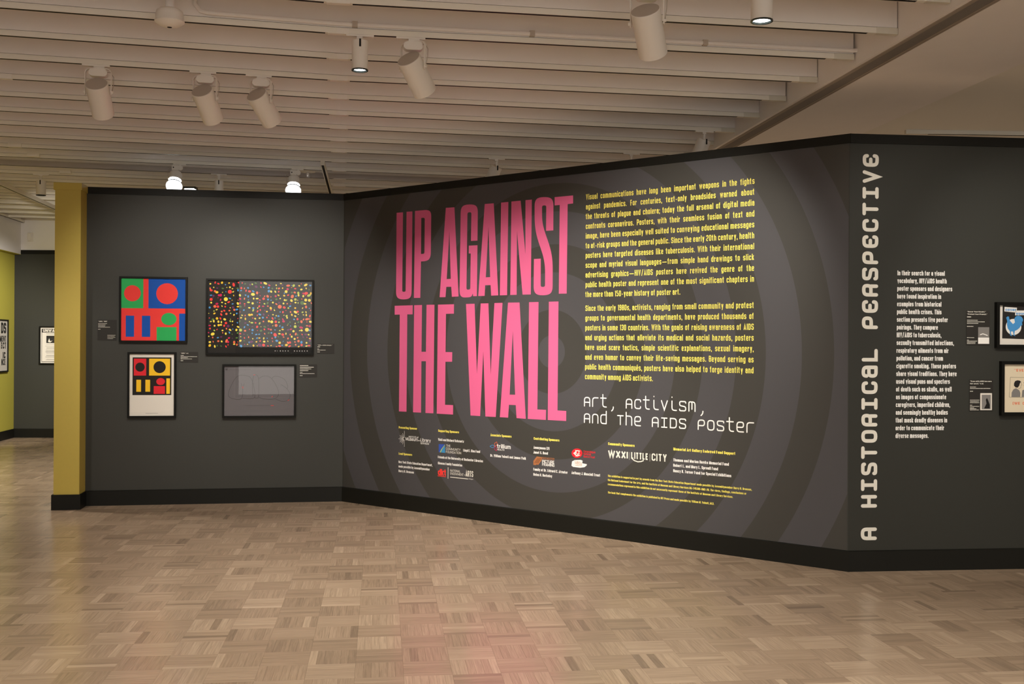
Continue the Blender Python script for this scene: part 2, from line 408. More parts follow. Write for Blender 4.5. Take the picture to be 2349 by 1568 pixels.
# unicase rounded monospaced alphabet
GR = {
 'A': "0,0 0,x 1,x 1,0|0,.45 1,.45", 'r': "0,0 0,x 1,x", 't': ".35,1.3 .35,b 1,b|-.05,x .95,x", ',': ".75,.1 .75,-.12 .45,-.3", 'c': "1,.75 1,x 0,x 0,b 1,b 1,.25",
 'i': ".25,X .25,b 1,b|.25,1.3 .25,1.33", 'v': "0,X .5,0 1,X", 's': "1,.8 1,x 0,x 0,.55 1,.45 1,b 0,b 0,.2", 'm': "0,0 0,x .5,x .5,.25|.5,x 1,x 1,0",
 'n': "0,0 0,x 1,x 1,0", 'd': "1,0 1,1.36|1,x 0,x 0,b 1,b", 'T': "0,x 1,x|.5,x .5,0", 'h': "0,0 0,1.36|0,x 1,x 1,0", 'e': "1,b 0,b 0,x 1,x 1,.47 0,.47",
 'I': ".05,x .95,x|.5,x .5,b|.05,b .95,b", 'D': "0,b! 0,x! 1,x 1,b z", 'S': "1,.8 1,x 0,x 0,.55 1,.45 1,b 0,b 0,.2", 'P': "0,0 0,x 1,x 1,.42 0,.42",
 'o': "0,b 0,x 1,x 1,b z", 'O': "0,b 0,x 1,x 1,b z", 'H': "0,0 0,X|1,0 1,X|0,.5 1,.5", 'R': "0,0 0,x 1,x 1,.45 0,.45|.95,.45 .95,0", 'C': "1,.7 1,x 0,x 0,b 1,b 1,.3",
 'a': "0,.68 0,x .95,x .95,0|.95,.55 0,.55 0,b .95,b", 'L': "0,X 0,b! 1,b", 'E': "1,.72 1,x 0,x 0,b 1,b 1,.28|0,.5 .62,.5", 'V': "0,X .5,.05 1,X",
}
def fillet(pts, r, closed, every=False, seg=5, hard=None):
    n = len(pts); out = []
    for i in range(n):
        if not closed and i in (0, n - 1): out.append(pts[i]); continue
        a, p, c = Vector(pts[i - 1]), Vector(pts[i]), Vector(pts[(i + 1) % n])
        d1, d2 = a - p, c - p
        if d1.length < 1e-6 or d2.length < 1e-6: continue
        if hard and hard[i]: out.append(tuple(p)); continue
        axis = all(min(abs(d.x), abs(d.y)) < 1e-5 for d in (d1, d2))
        if not (axis or every): out.append(tuple(p)); continue
        f1 = 1.0 if (not closed and i == 1) else 0.5; f2 = 1.0 if (not closed and i == n - 2) else 0.5
        rr = min(r, d1.length * f1 * .999, d2.length * f2 * .999)
        s_, e_ = p + d1.normalized() * rr, p + d2.normalized() * rr
        for k in range(seg + 1):
            t = k / seg; q = s_ * (1 - t) ** 2 + p * 2 * t * (1 - t) * 1.0 + e_ * t * t
            # pull the quadratic a little towards the corner so that it reads as a circular arc
            q = q + (p - q) * 0.12 * math.sin(PI * t)
            out.append(tuple(q))
    return out
def ribbon(mb, pts, t, closed, xf, round_cap=False, y=0.0):
    P = []
    for p in pts:
        if not P or (Vector(p) - Vector(P[-1])).length > 1e-5: P.append(p)
    if closed and (Vector(P[0]) - Vector(P[-1])).length < 1e-5: P.pop()
    n = len(P)
    if n < 2: return
    P = [Vector(p) for p in P]; Lp, Rp = [], []
    for i, p in enumerate(P):
        a = P[i - 1] if (i > 0 or closed) else None; c = P[(i + 1) % n] if (i < n - 1 or closed) else None
        d1 = (p - a).normalized() if a is not None else (c - p).normalized(); d2 = (c - p).normalized() if c is not None else d1
        n1, n2 = Vector((-d1.y, d1.x)), Vector((-d2.y, d2.x)); m_ = n1 + n2
        if m_.length < 1e-4: m_ = n1
        m_.normalize(); k = 1 / max(0.35, m_.dot(n1))
        Lp.append(p + m_ * (t / 2 * k)); Rp.append(p - m_ * (t / 2 * k))
    vs = [(*xf(v.x, v.y),) for v in Lp] + [(*xf(v.x, v.y),) for v in Rp]
    fs = [(i, (i + 1) % n, n + (i + 1) % n, n + i) for i in range(n if closed else n - 1)]
    a3 = [(x, y, z) for x, z in vs]
    fs2 = []
    for f in fs:
        (x0, z0), (x1, z1), (x2, z2) = vs[f[0]], vs[f[1]], vs[f[2]]
        fs2.append(f if (x1 - x0) * (z2 - z0) - (x2 - x0) * (z1 - z0) > 0 else f[::-1])
    mb.add(a3, fs2)
    if round_cap and not closed:
        for p in (P[0], P[-1]):
            ring = [xf(p.x + t / 2 * math.cos(2 * PI * k / 10), p.y + t / 2 * math.sin(2 * PI * k / 10)) for k in range(10)]
            ar = sum(ring[k][0] * ring[(k + 1) % 10][1] - ring[(k + 1) % 10][0] * ring[k][1] for k in range(10))
            f = tuple(range(10)); mb.add([(x, y - 0.00006, z) for x, z in ring], [f if ar > 0 else f[::-1]])
def glyph(mb, spec, wd, t, xh, cap, desc, xf, r, every=False, rc=False, y=0.0):
    ymap = {'b': t / 2, 'X': xh, 'x': xh - t / 2, 'C': cap, 'c': cap - t / 2, 'D': desc, 'd': desc + t / 2}
    for si, st in enumerate(spec.split('|')):
        tk = st.split(); closed = tk[-1] == 'z'
        if closed: tk = tk[:-1]
        pts = []; hard = []
        for q in tk:
            a, b_ = q.rstrip('!').split(','); hard.append(q.endswith('!')); yy = ymap[b_] if b_ in ymap else float(b_)
            if rc:   # round ends: pull stroke ends in by half a stroke
                if b_ in ('0', 'C', 'X', '1.36'): yy = {'0': t / 2, 'X': xh - t / 2, 'C': cap - t / 2, '1.36': 1.36 - t / 2}[b_]
            pts.append((float(a) * wd, yy))
        ribbon(mb, fillet(pts, r, closed, every, hard=hard), t, closed, xf, rc, y - .00013 * si)
def adv(ch, W, t, gap):
    if ch == ' ': return None
    return G.get(ch, (1, ''))[0] * W + t + gap
def line_w(s, W, t, gap):
    return sum(adv(c, W, t, gap) for c in s if c != ' ')
def text_line(mb, s, u0, v0, cap_h, W=.25, t=.135, gap=.10, sx=1.0, space=.24, u1=None, v1=None, y=-0.0016, xh=.76, flip=None):
    """one line of condensed lettering from (u0, v0); u1 fits its width exactly; v1 lets the baseline end elsewhere"""
    s = s.replace('\u201c', '"').replace('\u201d', '"')
    k = s.count(' ')
    if u1 is not None:
        tot = line_w(s, W, t, gap) - gap + k * space; sx = (u1 - u0) / (tot * cap_h)
    x = 0.0; r = (W + 0.0) * 0.5 + .02
    sl = 0 if v1 is None else (v1 - v0) / max(1e-6, (u1 - u0))
    for ch in s:
        if ch == ' ': x += space; continue
        if ch in G:
            wd = G[ch][0] * W
            ox = x + t / 2
            def xf(a, b_, ox=ox):
                u = u0 + (ox + a) * cap_h * sx; return (u, v0 + b_ * cap_h + sl * (u - u0))
            glyph(mb, G[ch][1], wd, t, xh, 1.0, -.22, xf, r, y=y)
        x += adv(ch, W, t, gap)
    return x * cap_h * sx
def mono_line(mb, s, u0, v0, size, pitch, t=.11, wd=.65, y=-0.0016, xf0=None, every=True):
    for i, ch in enumerate(s):
        if ch == ' ': continue
        def xf(a, b_, i=i):
            x, z = i * pitch + a * size, b_ * size
            return xf0(x, z) if xf0 else (u0 + x, v0 + z)
        glyph(mb, GR[ch], wd, t, 1.0, 1.0, -.2, xf, wd * .5, every=(ch not in 'vVIHTL'), rc=True, y=y)

# ------------------------------------------------------------------ the main wall's mural
mural = MB(); mural.add([(0.012, -0.0008, 0.144), (WM.L - 0.006, -0.0008, 0.144), (WM.L - 0.006, -0.0008, H - 0.062), (0.012, -0.0008, H - 0.062)], [(0, 1, 2, 3)])
RADII = [.127, .34, .655, .885, 1.157, 1.39, 1.665, 1.897, 2.17, 2.405, 2.68, 2.91, 3.18]
mural.build('ring_mural', mural_mat(2.522, 1.491, RADII), wall_main)

# title letters: outlines on the wall plane
def tl(W, ox, oy, sc, loop):
    """loop items (x, y[, r]) in crop pixels -> filleted wall-plane loop"""
    pts = [(p[0], p[1]) for p in loop]; rs = [p[2] if len(p) > 2 else 0 for p in loop]; n = len(pts); out = []
    for i in range(n):
        p = Vector(pts[i])
        if rs[i] == 0: out.append(p); continue
        d1, d2 = Vector(pts[i - 1]) - p, Vector(pts[(i + 1) % n]) - p
        # trim for a circular-looking arc of tangent length r
        rr1 = min(rs[i], d1.length * (.5 if rs[i - 1] else 1)); rr2 = min(rs[i], d2.length * (.5 if rs[(i + 1) % n] else 1))
        a, c = p + d1.normalized() * rr1, p + d2.normalized() * rr2
        for k in range(9):
            t = k / 8; q = a * (1 - t) ** 2 + p * 2 * t * (1 - t) + c * t * t; q = q + (p - q) * 0.13 * math.sin(PI * t); out.append(q)
    return [W.uv(ox + q.x / sc, oy + q.y / sc) for q in out]
CA, CB = (890, 430, 5.22), (890, 680, 5.22)
TITLE = [
 (CA, [[(105, 302), (181, 296), (172, 1248, 21), (213, 1247, 21), (224, 290), (294, 285), (284, 1337, 92), (98, 1339, 92)]]),
 (CA, [[(325, 280), (520, 262, 85), (513, 882, 105), (397, 884), (388, 1320), (312, 1321)], [(400, 363), (397, 794), (438, 793, 25), (442, 360, 22)]]),
 (CA, [[(620, 1312), (694, 243), (797, 236), (847, 1303), (767, 1307), (759, 1187), (700, 1188), (690, 1311)], [(705, 1095), (737, 520), (753, 1092)]]),
 (CA, [[(1073, 635), (995, 639), (1001, 294, 24), (953, 297, 24), (941, 1222, 23), (987, 1220, 23), (992, 788), (969, 789), (970, 695), (1073, 690), (1066, 1299), (1021, 1300), (1017, 1262, 20), (1000, 1312, 50), (858, 1318, 95), (873, 206, 98), (1078, 199, 98)]]),
 (CA, [[(1082, 1298), (1160, 197), (1268, 188), (1322, 1290), (1237, 1293), (1230, 1167), (1165, 1169), (1159, 1296)], [(1173, 1074), (1205, 470), (1225, 1071)]]),
 (CA, [[(1356, 180), (1443, 172), (1427, 1287), (1341, 1290)]]),
 (CA, [[(1466, 1285), (1480, 167), (1590, 157), (1647, 795), (1648, 151), (1724, 144), (1711, 1279), (1613, 1281), (1546, 515), (1542, 1283)]]),
 (CA, [[(1981, 512), (1894, 518), (1897, 212, 25), (1846, 215, 25), (1846, 440, 170), (1975, 800, 190), (1972, 1286, 108), (1745, 1291, 112), (1749, 855), (1831, 850), (1830, 1190, 25), (1882, 1188, 25), (1884, 880, 170), (1757, 520, 190), (1757, 116, 108), (1983, 112, 108)]]),
 (CA, [[(1997, 115), (2218, 94), (2218, 190), (2153, 198), (2141, 1268), (2047, 1270), (2058, 208), (1997, 214)]]),
 (CB, [[(82, 110), (298, 103), (296, 212), (233, 212), (223, 1377), (133, 1373), (143, 215), (82, 216)]]),
 (CB, [[(315, 103), (409, 100), (403, 660), (456, 660), (463, 98), (558, 97), (545, 1396), (450, 1392), (456, 773), (402, 773), (397, 1388), (302, 1384)]]),
 (CB, [[(600, 96), (792, 91), (791, 204), (696, 206), (691, 663), (771, 664), (769, 779), (690, 779), (685, 1294), (781, 1298), (780, 1411), (585, 1400)]]),
 (CB, [[(936, 88), (1039, 85), (1067, 925), (1112, 82), (1204, 80), (1231, 930), (1276, 77), (1373, 74), (1292, 1440), (1168, 1434), (1143, 650), (1105, 1429), (990, 1422)]]),
 (CB, [[(1341, 1442), (1439, 72), (1577, 70), (1651, 1462), (1541, 1453), (1532, 1298), (1450, 1294), (1440, 1448)], [(1458, 1173), (1496, 405), (1524, 1174)]]),
 (CB, [[(1691, 67), (1804, 64), (1790, 1350), (1894, 1355), (1892, 1475), (1676, 1463)]]),
 (CB, [[(1928, 61), (2043, 58), (2031, 1362), (2136, 1368), (2135, 1488), (1915, 1476)]]),
]
for (ox, oy, sc), loops in TITLE:
    mb = MB(); mb.poly([tl(WM, ox, oy, sc, lp) for lp in loops], y=-0.0016)
    mb.build('title_letter', PINK, wall_main)

P1 = ["Visual communications have long been important weapons in the fights", "against pandemics. For centuries, text-only broadsides warned about",
 "the threats of plague and cholera; today the full arsenal of digital media", "confronts coronavirus. Posters, with their seamless fusion of text and",
 "image, have been especially well suited to conveying educational messages", "to at-risk groups and the general public. Since the early 20th century, health",
 "posters have targeted diseases like tuberculosis. With their international", "scope and myriad visual languages\u2014from simple hand drawings to slick",
 "advertising graphics\u2014HIV/AIDS posters have revived the genre of the", "public health poster and represent one of the most significant chapters in",
 "the more than 150-year history of poster art."]
P2 = ["Since the early 1980s, activists, ranging from small community and protest", "groups to governmental health departments, have produced thousands of",
 "posters in some 130 countries. With the goals of raising awareness of AIDS", "and urging actions that alleviate its medical and social hazards, posters",
 "have used scare tactics, simple scientific explanations, sexual imagery,", "and even humor to convey their life-saving messages. Beyond serving as",
 "public health communiqu\u00e9s, posters have also helped to forge identity and", "community among AIDS activists."]
CAPH, U0, U1 = 0.0455, 2.861, 4.341
full = [l for l in P1[:-1] + P2[:-1]]
gp = .12
s_fit = min((U1 - U0 - l.count(' ') * .22 * CAPH) / (line_w(l, .25, .135, gp) * CAPH) for l in full)
for block, v0 in ((P1, 2.735), (P2, 1.827)):
    mb = MB()
    for i, l in enumerate(block):
        k = l.count(' ')
        sp_ = .24 / s_fit if i == len(block) - 1 else ((U1 - U0) / (s_fit * CAPH) - line_w(l, .25, .135, gp) + gp) / k
        text_line(mb, l, U0, v0 - i * .0795, CAPH, gap=gp, sx=s_fit, space=sp_)
    mb.build('introduction_paragraph', YTXT, wall_main)
mb = MB()
mono_line(mb, "Art, Activism,", 2.857, 1.047, .080, .0797, t=.115)
mono_line(mb, "And The AIDS Poster", 2.857, .913, .080, .0797, t=.115)
mb.build('subtitle_lettering', WTXT, wall_main)

# sponsor block: (string, left px, right px at the baseline, cap height in m)
def px_line(mb, wall, s, x0, y0, x1, y1, cap, **k):
    a, b_ = wall.uv(x0, y0), wall.uv(x1, y1); v = (a[1] + b_[1]) / 2
    text_line(mb, s, a[0], v, cap, u1=b_[0], **k)
def crop(o, s, L): return [(t, o[0] + a / s, o[1] + b_ / s, o[0] + c / s, o[1] + d / s) for t, a, b_, c, d in L]
heads = crop((900, 960), 9.396, [("Presenting Sponsor", 140, 207, 537, 238), ("Lead Sponsors", 140, 774, 428, 797), ("Supporting Sponsors", 990, 282, 1440, 312)]) \
 + crop((1110, 970), 8.1, [("Associate Sponsors", 125, 243, 515, 268), ("Contributing Sponsors", 928, 310, 1405, 338)]) \
 + crop((1380, 1000), 6.349, [("Community Sponsors", 97, 128, 482, 155), ("Memorial Art Gallery Endowed Fund Support", 1047, 207, 1950, 270)])
mb = MB()
for q in heads: px_line(mb, WM, *q, .0215, t=.22, W=.25, gap=.08)
mb.build('sponsor_headings', YTXT, wall_main)
names = crop((900, 960), 9.396, [("New York State Education Department,", 137, 957, 868, 1020), ("made possible by Assemblymember", 137, 1053, 808, 1110), ("Harry B. Bronson", 137, 1152, 465, 1174),
 ("Vicki and Richard Schwartz", 988, 475, 1545, 512), ("Lloyd E. Klos Fund", 1530, 706, 1893, 733), ("Friends of the University of Rochester Libraries", 985, 855, 1955, 932), ("Gleason Family Foundation", 985, 985, 1508, 1022)]) \
 + crop((1110, 970), 8.1, [("Dr. William Valenti and James Wolk", 122, 622, 785, 680), ("Anonymous (2)", 925, 475, 1220, 497), ("Janet S. Reed", 922, 565, 1192, 583),
 ("Family of Dr. Edward C. Atwater", 922, 885, 1558, 935), ("Helen H. Berkeley", 922, 975, 1270, 1008), ("Anthony J. Mascioli Trust", 1630, 942, 2162, 995)]) \
 + crop((1380, 1000), 6.349, [("Thomas and Marion Hawks Memorial Fund", 1045, 367, 1855, 427), ("Robert L. and Mary L. Sproull Fund", 1045, 445, 1697, 495), ("Nancy R. Turner Fund for Special Exhibitions", 1045, 524, 1890, 595)])
mb = MB()
for q in names: px_line(mb, WM, *q, .0225, t=.19, W=.25, gap=.09)
mb.build('sponsor_names', WTXT, wall_main)
mb = MB()
for q in crop((1380, 1000), 6.349, [
 ("The exhibition is supported in part by awards from the New York State Education Department made possible by Assemblymember Harry B. Bronson,", 93, 592, 2190, 790),
 ("the National Endowment for the Arts, and the Institute of Museum and Library Services MA-245389-OMS-20. The views, findings, conclusions or", 93, 655, 2110, 845),
 ("recommendations expressed in this exhibition do not necessarily represent those of the Institute of Museum and Library Services.", 93, 717, 1915, 893),
 ("The book that complements the exhibition is published by RIT Press and made possible by William M. Valenti, M.D.", 93, 834, 1640, 995)]):
    px_line(mb, WM, *q, .0165, t=.17, W=.24, gap=.10)
mb.build('funding_note', YTXT, wall_main)

# sponsor logos, each flat on the wall
def cpt(o, s, x, y): return WM.uv(o[0] + x / s, o[1] + y / s)
O1, S1, O2, S2, O3, S3 = (900, 960), 9.396, (1110, 970), 8.1, (1380, 1000), 6.349
def lpoly(mb, o, s, pts, y=-0.0016): mb.poly([[cpt(o, s, *p) for p in pts]], y=y)
def stroke(mb, o, s, pts, t, closed=False, y=-0.0018): ribbon(mb, [cpt(o, s, *p) for p in pts], t, closed, lambda a, b_: (a, b_), False, y)
mb = MB()   # museum and library institute: a half burst of dashes and its name
cx, cy = 262, 430
for k, a in enumerate(np.linspace(90, 270, 11)):
    Lr = 175 if k in (0, 10) else (130 if k % 2 else 110)
    n = 9 if k in (0, 10) else 5
    for j in range(n):
        r0, r1 = 25 + (Lr - 25) * j / n, 25 + (Lr - 25) * (j + .6) / n
        q = [(cx + r * math.cos(math.radians(a)), cy - r * math.sin(math.radians(a))) for r in (r0, r1)]
        stroke(mb, O1, S1, q, .0042)
for q in crop(O1, S1, [("INSTITUTE of", 355, 410, 565, 418), ("Museum", 290, 468, 550, 483), ("and", 555, 480, 605, 484), ("Library", 610, 490, 828, 508), ("SERVICES", 610, 548, 790, 556)]):
    px_line(mb, WM, *q, {'M': .031, 'L': .031, 'a': .012}.get(q[0][0], .0165), t=.14, W=.5, gap=.12)
mb.build('burst_logo', WTXT, wall_main)
mb = MB(); lpoly(mb, O1, S1, [(1003, 545), (1003, 722), (1028, 722), (1060, 660), (1138, 560), (1140, 552)]); mb.build('foundation_logo', mat('logo_blue', srgb(48, 82, 175), .6), wall_main)
mb = MB(); lpoly(mb, O1, S1, [(1040, 724), (1075, 655), (1140, 575), (1140, 735)]); mb.build('foundation_logo', mat('logo_light_blue', srgb(60, 140, 190), .6), wall_main)
mb = MB(); lpoly(mb, O1, S1, [(1024, 723), (1060, 655), (1136, 556), (1138, 566), (1072, 660), (1044, 725)], -.0019); mb.build('foundation_logo', LIME, wall_main)
mb = MB()
for q in crop(O1, S1, [("THE", 1165, 604, 1255, 611), ("COMMUNITY", 1158, 670, 1470, 695), ("FOUNDATION", 1158, 739, 1485, 760), ("NATIONAL", 1250, 1138, 1470, 1158), ("ENDOWMENT", 1250, 1203, 1535, 1230)]):
    px_line(mb, WM, *q, .021, t=.11, W=.55, gap=.14)
for q in crop(O1, S1, [("ARTS", 1580, 1238, 1745, 1255)]): px_line(mb, WM, *q, .052, t=.15, W=.24, gap=.08)
for q in crop(O1, S1, [("arts.gov", 1648, 1302, 1745, 1312)]): px_line(mb, WM, *q, .008, t=.15, W=.4)
stroke(mb, O1, S1, [(1205, 1045), (1203, 1290)], .0055); stroke(mb, O1, S1, [(1250, 1255), (1635, 1297)], .006)
for q in crop(O1, S1, [("FOR THE", 1552, 1220, 1572, 1222)]): px_line(mb, WM, *q, .008, t=.15, W=.2)
mb.build('endowment_logo', MONOW, wall_main)
mb = MB()
for q in crop(O1, S1, [("dkt", 985, 1215, 1165, 1228)]): px_line(mb, WM, *q, .058, t=.2, W=.36, gap=.02)
stroke(mb, O1, S1, [(980, 1228), (1158, 1248)], .006)
mb.build('red_letters_logo', RED, wall_main)
def leaf(mb, c, ang, L=88, wd=24):
    pts = []
    for k in range(14):
        t = k / 13; pts.append((t * L, wd * math.sin(PI * t)))
    for k in range(1, 13):
        t = 1 - k / 13; pts.append((t * L, -wd * math.sin(PI * t)))
    ca, sa = math.cos(ang), math.sin(ang)
    stroke(mb, O2, S2, [(c[0] + x * ca - y * sa, c[1] + x * sa + y * ca) for x, y in pts], .0035, True)
for ang, m_ in ((PI, LBLUE), (-1.15, ORANGE), (1.2, MAGENTA)):
    mb = MB(); leaf(mb, (205, 430), ang); mb.build('three_leaf_logo', m_, wall_main)
mb = MB()
for q in crop(O2, S2, [("trillium", 250, 463, 500, 483)]): px_line(mb, WM, *q, .036, t=.16, W=.38, gap=.1)
for q in crop(O2, S2, [("HEALTH", 252, 505, 383, 513)]): px_line(mb, WM, *q, .0145, t=.15, W=.5)
for q in crop(O2, S2, [("PICTURE", 1085, 738, 1312, 753), ("FRAMING", 1085, 792, 1312, 810)]): px_line(mb, WM, *q, .025, t=.17, W=.5)
mb.build('logo_names', WTXT, wall_main)
mb = MB(); lpoly(mb, O2, S2, [(985, 618), (1085, 632), (1075, 690), (1010, 778), (985, 762), (972, 780), (922, 775), (922, 700)])
for q in crop(O2, S2, [("ROCHESTER", 1088, 675, 1312, 684)]): px_line(mb, WM, *q, .018, t=.15, W=.5)
mb.build('framing_logo', TAN, wall_main)
mb = MB()
for d in (0, 28, 56): stroke(mb, O2, S2, [(945 + d, 745), (1010 + d * .9, 650)], .003, y=-.002)
mb.build('framing_logo', INK, wall_main)
mb = MB(); mb.poly([[cpt(O2, S2, 1732 + 100 * math.cos(k * PI / 16), 558 + 87 * math.sin(k * PI / 16)) for k in range(32)]], y=-.0016)
for q in crop(O2, S2, [("Canandaigua", 1855, 545, 2072, 557), ("National", 1855, 588, 1990, 598), ("Bank & Trust", 1855, 636, 2065, 655)]): px_line(mb, WM, *q, .017, t=.13, W=.45)
mb.build('bank_logo', CRED, wall_main)
mb = MB()
stroke(mb, O2, S2, [(1790, 520), (1740, 508), (1672, 558), (1735, 612), (1792, 590)], .006); stroke(mb, O2, S2, [(1705, 500), (1712, 612), (1775, 560), (1760, 515), (1705, 508)], .005)
stroke(mb, O2, S2, [(1690, 590), (1705, 530), (1755, 590), (1770, 530)], .005)
mb.build('bank_monogram', WTXT, wall_main)
mb = MB(); lpoly(mb, O2, S2, [(1630, 790), (1640, 710), (1690, 685), (1800, 682), (1835, 695), (1830, 745), (1915, 762), (1912, 785), (1870, 818), (1790, 828), (1660, 812)])
mb.build('brush_logo', WTXT, wall_main)
mb = MB()
for q in crop(O2, S2, [("Gallery", 1690, 748, 1815, 756), ("Council", 1700, 788, 1820, 800)]): px_line(mb, WM, *q, .022, t=.09, W=.45, y=-.002)
mb.build('brush_logo_name', TAN, wall_main)
mb = MB()
for q in crop(O3, S3, [("WXXI", 95, 302, 385, 322)]): px_line(mb, WM, *q, .052, t=.24, W=.55, gap=.12)
for q in crop(O3, S3, [("LITTLE", 432, 325, 680, 348)]): px_line(mb, WM, *q, .052, t=.2, W=.32, gap=.1)
for q in crop(O3, S3, [("CITY", 730, 355, 950, 372)]): px_line(mb, WM, *q, .057, t=.18, W=.4, gap=.14)
stroke(mb, O3, S3, [(408, 232), (406, 342)], .0018); stroke(mb, O3, S3, [(707, 255), (705, 366)], .0018)
stroke(mb, O3, S3, [(445, 325), (480, 355), (530, 372), (580, 368), (615, 352)], .008)
mb.build('broadcaster_logo', MONOW, wall_main)

# right wall lettering
SP = "A HISTORICaL PERSPECTIVE"
mb = MB()
PITCH_M = 0.11215
mono_line(mb, SP, 0, 0, .116, PITCH_M, t=.215, wd=.54, xf0=lambda x, z: (.2065 + .0002 * x - z, .2265 + x))
mb.build('vertical_section_title', MONOW, wall_right)
R1 = ["In their search for a visual", "vocabulary, HIV/AIDS health", "poster sponsors and designers", "have found inspiration in", "examples from historical", "public health crises. This",
 "section presents five poster", "pairings. They compare", "HIV/AIDS to tuberculosis,", "sexually transmitted infections,", "respiratory ailments from air", "pollution, and cancer from",
 "cigarette smoking. These posters", "share visual traditions. They have", "used visual puns and specters", "of death such as skulls, as well", "as images of compassionate", "caregivers, imperiled children,",
 "and seemingly healthy bodies", "that mask deadly diseases in", "order to communicate their", "diverse messages."]
mb = MB(); cap_r = .0335
sxr = (.787 - .345) / ((line_w(R1[13], .25, .2, .08) + R1[13].count(' ') * .26) * cap_r)
for i, l in enumerate(R1): text_line(mb, l, .346 - .0004 * i, 2.046 - i * .0537, cap_r, W=.25, t=.2, gap=.08, sx=sxr, space=.26)
mb.build('section_paragraph', WTXT, wall_right)

# ------------------------------------------------------------------ framed posters
def frame_thing(name, W, tl_, br_, label, fw=.018, depth=.032, group=None, paper=PAPER, glass=True):
    (u0, v1), (u1, v0) = tl_, br_; w_, h_ = u1 - u0, v1 - v0
    root = empty(name, W.at(u0, v0, 0), label, 'picture', group)
    b = MB()
    for x0, x1, z0, z1 in ((0, w_, 0, fw), (0, w_, h_ - fw, h_), (0, fw, fw, h_ - fw), (w_ - fw, w_, fw, h_ - fw)):
        b.box(x0, x1, -depth, -.001, z0, z1)
    b.build('frame', FRAMEB, root)
    b = MB(); b.box(fw, w_ - fw, -.016, -.001, fw, h_ - fw); sheet = b.build('poster_sheet', paper, root)
    if glass:
        b = MB(); b.add([(fw, -.0225, fw), (w_ - fw, -.0225, fw), (w_ - fw, -.0225, h_ - fw), (fw, -.0225, h_ - fw)], [(0, 1, 2, 3)]); b.build('glazing', GLAZE, root)
    return root, sheet, w_, h_, fw
def rect(mb, x0, x1, z0, z1, y): mb.poly([[(x0, z0), (x1, z0), (x1, z1), (x0, z1)]], y=y)
def flat(name, sheet, m, polys, y):
    for p in polys:
        b = MB(); b.poly([p], y=y); o = b.build(name, m, sheet)
    return o
def arc(cx, cz, rx, rz, a0, a1, n=14): return [(cx + rx * math.cos(math.radians(a0 + (a1 - a0) * k / n)), cz + rz * math.sin(math.radians(a0 + (a1 - a0) * k / n))) for k in range(n + 1)]

def colour_blocks(sheet, x0, z0, w_, h_, cm, c1, c2, y):
    """plain abstract stand-in: main colour field with blocks of two others"""
    X = lambda a: x0 + a * w_; Z = lambda a: z0 + a * h_
    S_ = lambda P: [(X(a), Z(b_)) for a, b_ in P]
    sq_ = lambda a0, b0, a1, b1: S_([(a0, b0), (a1, b0), (a1, b1), (a0, b1)])
    flat('colour_block', sheet, cm, [sq_(0, 0, 1, 1)], y)
    flat('colour_block', sheet, c1, [sq_(0, .52, .34, 1), sq_(.55, 0, .86, .22)], y - .0004)
    flat('colour_block', sheet, c2, [sq_(.42, .52, 1, 1), sq_(.07, .06, .45, .40)], y - .0004)
    flat('colour_disc', sheet, cm, [S_(arc(.17, .76, .13, .13, 0, 360, 24)[:-1]), S_(arc(.71, .76, .17, .17, 0, 360, 24)[:-1])], y - .0006)
    flat('colour_disc', sheet, c1, [S_(arc(.74, .35, .12, .10, 0, 360, 24)[:-1])], y - .0006)
    flat('colour_bar', sheet, cm, [sq_(.20, .06, .32, .40)], y - .0006)
    flat('colour_bar', sheet, c2, [sq_(.90, 0, 1, .44)], y - .0006)

f1, sh, w_, h_, fw = frame_thing('framed_poster', WL, (.143, 2.176), (.768, 1.549), 'square framed poster of red, green and blue colour blocks on the charcoal wall')
colour_blocks(sh, fw, fw, w_ - 2 * fw, h_ - 2 * fw, RED, GREEN, BLUE, -.0164)
f2, sh, w_, h_, fw = frame_thing('framed_poster', WL, (.222, 1.457), (.667, .832), 'tall white framed poster with a black, red and yellow square at its top')
iw, ih = w_ - 2 * fw, h_ - 2 * fw
sx0, sz0, sq = fw + iw * .065, fw + ih * .335, iw * .87
flat('print_border', sh, INK, [[(sx0, sz0), (sx0 + sq, sz0), (sx0 + sq, sz0 + ih * .61), (sx0, sz0 + ih * .61)]], -.0164)
colour_blocks(sh, sx0 + .012, sz0 + .012, sq - .024, ih * .61 - .024, INK, CRED, YELP, -.0168)
mb = MB(); 
for k in range(22): rect(mb, fw + iw * (.36 + .0128 * k), fw + iw * (.36 + .0128 * k + .008), fw + ih * .037, fw + ih * .042, -.0164)
mb.build('credit_line', GLINE, sh)

